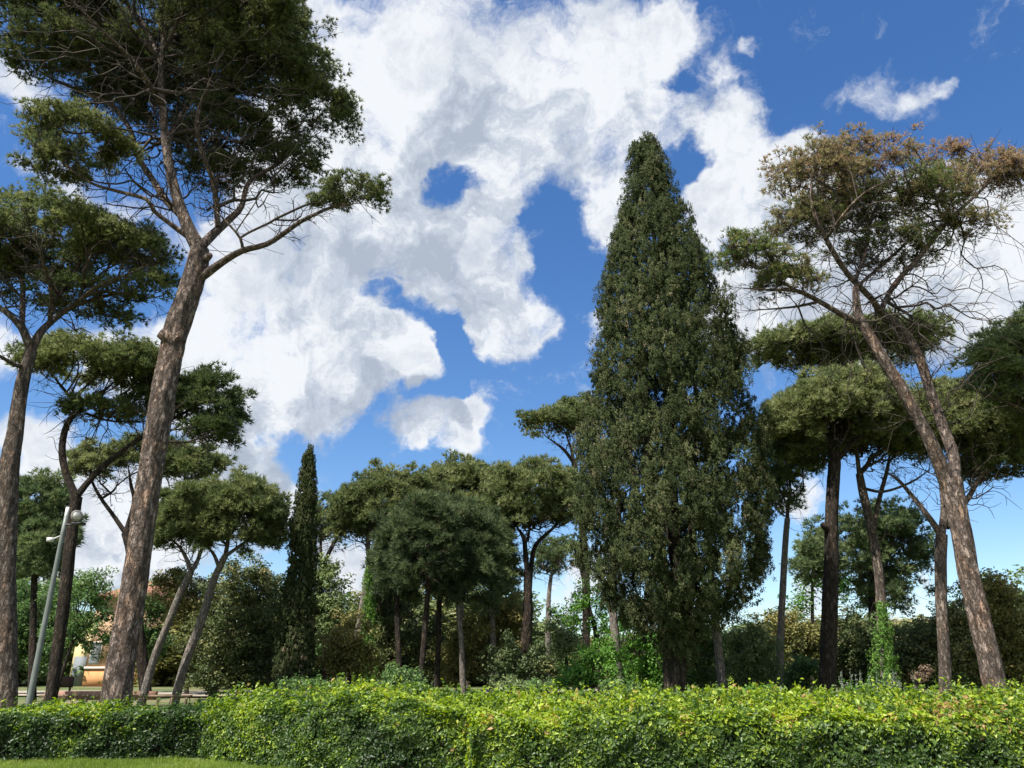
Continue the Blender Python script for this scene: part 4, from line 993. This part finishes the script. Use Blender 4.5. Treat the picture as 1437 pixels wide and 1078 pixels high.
# upright grey flower stalks standing out of the hedge top
r_ = np.random.default_rng(44)
fs_mat = leaf_mat('grey_flower_stalk', [(0, (.14, .17, .12)), (1, (.30, .32, .26))], .2)
c0 = P(1222, 975, 15.2); root = thing('sage_plant', (c0[0], 15.2, 0), 'tuft of upright grey flower stalks rising from the hedge near the stout pine', 'plant')
mb = MB(); A = np.stack([r_.uniform(-.55, .75, 26), r_.uniform(-.3, .3, 26), np.full(26, .0)], 1); B = A + np.stack([r_.normal(0, .06, 26), r_.normal(0, .04, 26), r_.uniform(1.15, 1.48, 26)], 1)
mb.prisms(A, B, np.full(26, .010), np.full(26, .006)); link('stems', mb.mesh('stems', M['olive']), root)
q = r_.uniform(.62, 1.0, (26, 60, 1)); cen = (A[:, None] + (B - A)[:, None] * q).reshape(-1, 3) + r_.normal(0, .012, (1560, 3))
V, Fc, T = leaves(cen, rdir(1560, r_), .045, .02, r_, r_.uniform(0, 1, 1560)); link('flower_spikes', mesh('flower_spikes', V, Fc, fs_mat, T), root)

# far belt of trees closing the view, every one a tree of its own
FAR = [(-40, 800, 70), (20, 835, 60), (150, 880, 66), (330, 850, 62), (395, 870, 60), (445, 895, 66), (520, 862, 62), (575, 835, 66), (640, 838, 60), (700, 860, 66), (760, 895, 70), (880, 900, 62),
       (945, 890, 66), (1010, 895, 60), (1075, 890, 66), (1130, 880, 62), (1190, 875, 60), (1255, 888, 66), (1300, 898, 60), (1360, 880, 62), (1430, 850, 66), (1490, 830, 60)]
protos = []
FL = ['far dark green tree', 'far olive green tree', 'far mid green tree', 'far brownish tree']
for k, (mt_, tn) in enumerate([('oak', .5), ('olive', .35), ('mid', .35), ('oak_brown', .35)]):
    t = bushy('background_tree', '', '', 62, [(718, 905, 52, 58, 0, tn), (690, 930, 40, 44, 1, tn), (748, 935, 42, 46, -1, tn)], mt_, 120 + k, rc=8, dens=1.2, nt=8, nn=7)
    protos.append(t)
spots_named = ['at the left edge behind the broad flat-topped pine', 'behind the lamp post', 'behind the orange building, beside the largest pine trunk', 'behind the tall dark oak mass', 'behind the slim cypress',
 'just right of the slim cypress', 'behind the ivy-clad twin-stemmed pine', 'behind the left dark shaggy pine', 'behind the right dark shaggy pine', 'behind the bronze brown oak', 'behind the small far pine', 'behind the straight pale trunk left of the giant cypress',
 'directly behind the foot of the giant cypress', 'behind the leaning pale trunk', 'behind the rounded olive tree', 'behind the slender pale pine', 'behind the stout pine trunk', 'behind the ivy-footed pine',
 'in front of the flat grey roof', 'behind the foot of the leaning pine', 'behind the large rounded oak at the right edge', 'beyond the right edge oak, furthest right']
used = set()
for i, ((px, ty, D), where) in enumerate(zip(FAR, spots_named)):
    k = i % 4; p = protos[k]
    h0 = P(718, 850, 62)[2]; h = P(px, ty, D)[2]
    if k in used:
        t = p.copy(); C.objects.link(t)
        for ch in p.children:
            c = ch.copy(); C.objects.link(c); c.parent = t
    else: t = p; used.add(k)
    t.location = (P(px, 930, D)[0], D, 0)
    t.scale = (2.2, 2.0, 1.2 * h / h0); t.rotation_euler = (0, 0, i * 1.3)
    tag(t, FL[k] + ' ' + where, 'tree', 'far trees closing the view')

# ------------------------------------------------------------------ lamp post
def lamp():
    D = 22
    b = P(46, 992, D); top = P(93, 724, D)
    base = np.array([b[0] - .12, D, 0]); tp = np.array([top[0], D, top[2]]) - base
    root = thing('street_lamp', base, 'thin grey lamp post with one round lamp, by the S-shaped pine', 'street lamp')
    met = noise_mat('grey_painted_metal', (.12, .14, .13), (.17, .19, .175), 3, .5, 0, .5)
    dark = noise_mat('dark_metal', (.04, .04, .045), (.07, .07, .07), 5, .5)
    m = MB(); m.tube(np.array([[0, 0, 0], tp * .12, tp * .5, tp * .9, tp, tp * 1.002]), [.085, .08, .072, .062, .055, .0], 16); link('pole', m.mesh('pole', met), root)
    m = MB(); m.tube(np.array([[0, 0, 0], [0, 0, .28], [0, 0, .30]]), [.13, .13, .0], 14); link('base_sleeve', m.mesh('base_sleeve', met), root)
    m = MB(); m.tube(np.array([tp * 1.0, tp * 1.045, tp * 1.047]), [.05, .05, .0], 10)
    link('top_cap', m.mesh('top_cap', noise_mat('weathered_white_metal', (.6, .6, .58), (.75, .75, .72), 4, .5)), root)
    a = tp * .955
    m = MB(); m.tube(np.array([a, a + [.2, -.05, -.02], a + [.42, -.1, .0]]), [.035, .03, .03], 8); m.box(a[0] + .28, a[0] + .62, -.16, .02, a[2] - .02, a[2] + .05)
    link('bracket', m.mesh('bracket', dark, False), root)
    # round floodlight looking towards the camera and down a little
    c = a + np.array([.42, -.18, .23]); ax = unit(np.array([.15, -1, -.25]))
    m = MB(); m.tube(np.array([c - ax * .16, c - ax * .15, c - ax * .02, c + ax * .03, c + ax * .035]), [.0, .07, .155, .16, .135], 28)
    hs = link('lamp_housing', m.mesh('lamp_housing', noise_mat('lamp_ring_metal', (.35, .34, .32), (.45, .43, .41), 4, .4)), root)
    m = MB(); m.tube(np.array([c + ax * .02, c + ax * .045, c + ax * .06]), [.125, .10, .0], 28)
    link('lamp_glass', m.mesh('lamp_glass', noise_mat('frosted_glass', (.5, .49, .48), (.58, .57, .55), 2, .25, 0, .6)), root)
    a2 = tp * .90
    m = MB(); m.tube(np.array([a2, a2 + [-.22, -.05, -.12]]), [.02, .02], 6); m.box(a2[0] - .38, a2[0] - .2, -.1, .0, a2[2] - .2, a2[2] - .08)
    link('side_fitting', m.mesh('side_fitting', noise_mat('pale_fitting', (.5, .5, .5), (.6, .6, .6), 4, .4), False), root)
lamp()

# ------------------------------------------------------------------ orange building behind the left pines
def building():
    D = 58
    x0 = P(96, 940, D)[0]; x1 = P(213, 940, D)[0]; xm = P(119, 940, D)[0]
    H = 6.2; z1 = P(150, 939, D)[2]
    base = np.array([x0, D, 0])
    root = thing('house', base, 'orange and pale yellow house seen low between the left trunks', 'house')
    orange = noise_mat('orange_render', (.50, .25, .11), (.58, .30, .14), 1.2, .9)
    yellow = noise_mat('pale_yellow_render', (.60, .50, .26), (.68, .57, .32), 1.2, .9)
    cream = noise_mat('cream_trim', (.6, .52, .42), (.68, .6, .5), 2, .9)
    grey = noise_mat('grey_shutter', (.16, .18, .19), (.2, .22, .23), 8, .7)
    w = x1 - x0; wm = xm - x0
    m = MB(); m.box(wm, w, 0, 9, 0, z1); link('wall', m.mesh('wall', orange, False), root)
    m = MB(); m.box(wm, w, .02, 9, z1 + .16, H); link('upper_wall', m.mesh('upper_wall', noise_mat('ochre_render', (.36, .24, .15), (.45, .30, .19), 1.2, .9), False), root)
    m = MB(); m.box(0, wm - .004, .3, 8.6, 0, 4.6); link('side_wing', m.mesh('side_wing', yellow, False), root)
    m = MB(); m.box(wm - .05, w + .05, -.08, 9.05, z1 + .002, z1 + .158); link('string_course', m.mesh('string_course', cream, False), root)
    m = MB()
    V = [(wm - .4, -.5, H), (w + .4, -.5, H), (w + .4, 9.5, H), (wm - .4, 9.5, H), (wm + 1.5, 4.5, H + 1.6), (w - 1.5, 4.5, H + 1.6)]
    m.add(V, [(0, 1, 5, 4), (2, 3, 4, 5), (1, 2, 5, 5), (3, 0, 4, 4), (0, 3, 2, 1)]); link('roof', m.mesh('roof', noise_mat('roof_tiles', (.25, .12, .08), (.34, .18, .12), 6, .9, .5), False), root)
    for px in (133, 192):
        c = P(px, 925, D)[0] - x0
        m = MB(); m.box(c - .4, c + .4, -.06, .015, z1 + .3, z1 + 1.9); f = link('window', m.mesh('window', cream, False), root)
        m = MB()
        for q in range(16): m.box(c - .34, c + .34, -.085, -.063, z1 + .38 + q * .093, z1 + .38 + q * .093 + .07)
        link('shutter', m.mesh('shutter', grey, False), f)
    m = MB(); c = wm * .5; m.box(c - .45, c + .45, .24, .297, .01, 2.0); link('door', m.mesh('door', grey, False), root)
building()

def far_block():
    D = 95
    x0 = P(1238, 872, D)[0]; x1 = P(1345, 872, D)[0]; zt = P(1290, 868, D)[2]; 
    base = np.array([x0, D, 0]); w = x1 - x0
    root = thing('flat_roofed_building', base, 'far flat grey roofed building with a white fascia, left of the leaning pine', 'building')
    m = MB(); m.box(.3, w - .3, .3, 14, 0, zt - 1.15); link('wall', m.mesh('wall', noise_mat('white_render', (.6, .6, .58), (.7, .7, .68), 2, .9), False), root)
    m = MB(); m.box(0, w, 0, 14.3, zt - 1.14, zt - .5); link('fascia', m.mesh('fascia', noise_mat('white_fascia', (.72, .7, .66), (.8, .78, .74), 2, .8), False), root)
    m = MB(); m.box(-.2, w + .2, -.2, 14.5, zt - .495, zt); link('roof', m.mesh('roof', noise_mat('grey_roof_sheet', (.26, .25, .24), (.36, .34, .33), 1, .8), False), root)
    gl = noise_mat('dark_window_glass', (.03, .035, .04), (.05, .055, .06), 1, .1, 0, .6)
    for k in range(6):
        m = MB(); c = w * (k + .5) / 6; m.box(c - .6, c + .6, .24, .32, zt - 3.2, zt - 1.8); link('window', m.mesh('window', gl, False), root)
far_block()

# wooden rail fence beside the path, and the low brick edging
def fence():
    D = 31
    wood = noise_mat('weathered_wood', (.10, .07, .05), (.20, .15, .10), 6, .9, .4)
    x0 = P(62, 978, D)[0]; x1 = P(262, 978, D)[0]; h = P(200, 977, D)[2]
    root = thing('rail_fence', (x0, D, 0), 'low wooden fence of one rail on short posts, behind the left pines', 'fence')
    n = 11; L = x1 - x0
    for k in range(n):
        x = L * k / (n - 1)
        m = MB(); m.tube(np.array([[x, 0, -.05], [x, 0, h * .6], [x, 0, h - .045], [x, 0, h - .04]]), [.055, .052, .05, 0], 8, .05, k); link('post', m.mesh('post', wood), root)
    m = MB(); m.tube(np.array([[-.2, 0, h], [L * .3, .01, h + .01], [L * .6, -.01, h - .01], [L + .2, 0, h + .01]]), [.05, .055, .05, .048], 8, .05, 2); link('rail', m.mesh('rail', wood), root)
fence()
def edging():
    D = 37.5; x0 = P(60, 985, D)[0]; x1 = P(215, 985, D)[0]
    m = MB(); m.box(0, x1 - x0, 0, .35, -.05, .34)
    o = link('low_wall', m.mesh('low_wall', noise_mat('reddish_brick', (.22, .12, .09), (.34, .20, .15), 9, .9, .3), False), None, (x0, D, 0)); tag(o, 'low reddish brick wall along the near side of the pale path', 'wall')
    D = 40; x = P(92, 968, D)[0]; 
    root = thing('barrier_post', (x, D - .9, 0), 'short red post beside the pale path near the lamp post', 'post')
    m = MB(); m.tube(np.array([[0, 0, -.05], [0, 0, .5], [0, 0, 1.0], [0, 0, 1.03]]), [.07, .07, .07, 0], 10); link('post', m.mesh('post', noise_mat('red_paint', (.45, .06, .06), (.55, .1, .09), 4, .5)), root)
    m = MB(); m.tube(np.array([[0, 0, .62], [0, 0, .74]]), [.073, .073], 10); link('white_band', m.mesh('white_band', noise_mat('white_paint', (.7, .7, .7), (.8, .8, .8), 4, .5)), root)
    x = P(103, 968, D)[0]; root = thing('low_screen', (x, D - .7, 0), 'low dark brown board screen on two legs next to the short red post', 'screen')
    br = noise_mat('dark_brown_board', (.06, .035, .03), (.10, .06, .05), 6, .8)
    m = MB(); m.box(-.9, .3, 0, .05, .45, .95); link('board', m.mesh('board', br, False), root)
    for q in (-.7, .15):
        m = MB(); m.box(q - .04, q + .04, .052, .12, -.05, .95); link('leg', m.mesh('leg', br, False), root)
edging()
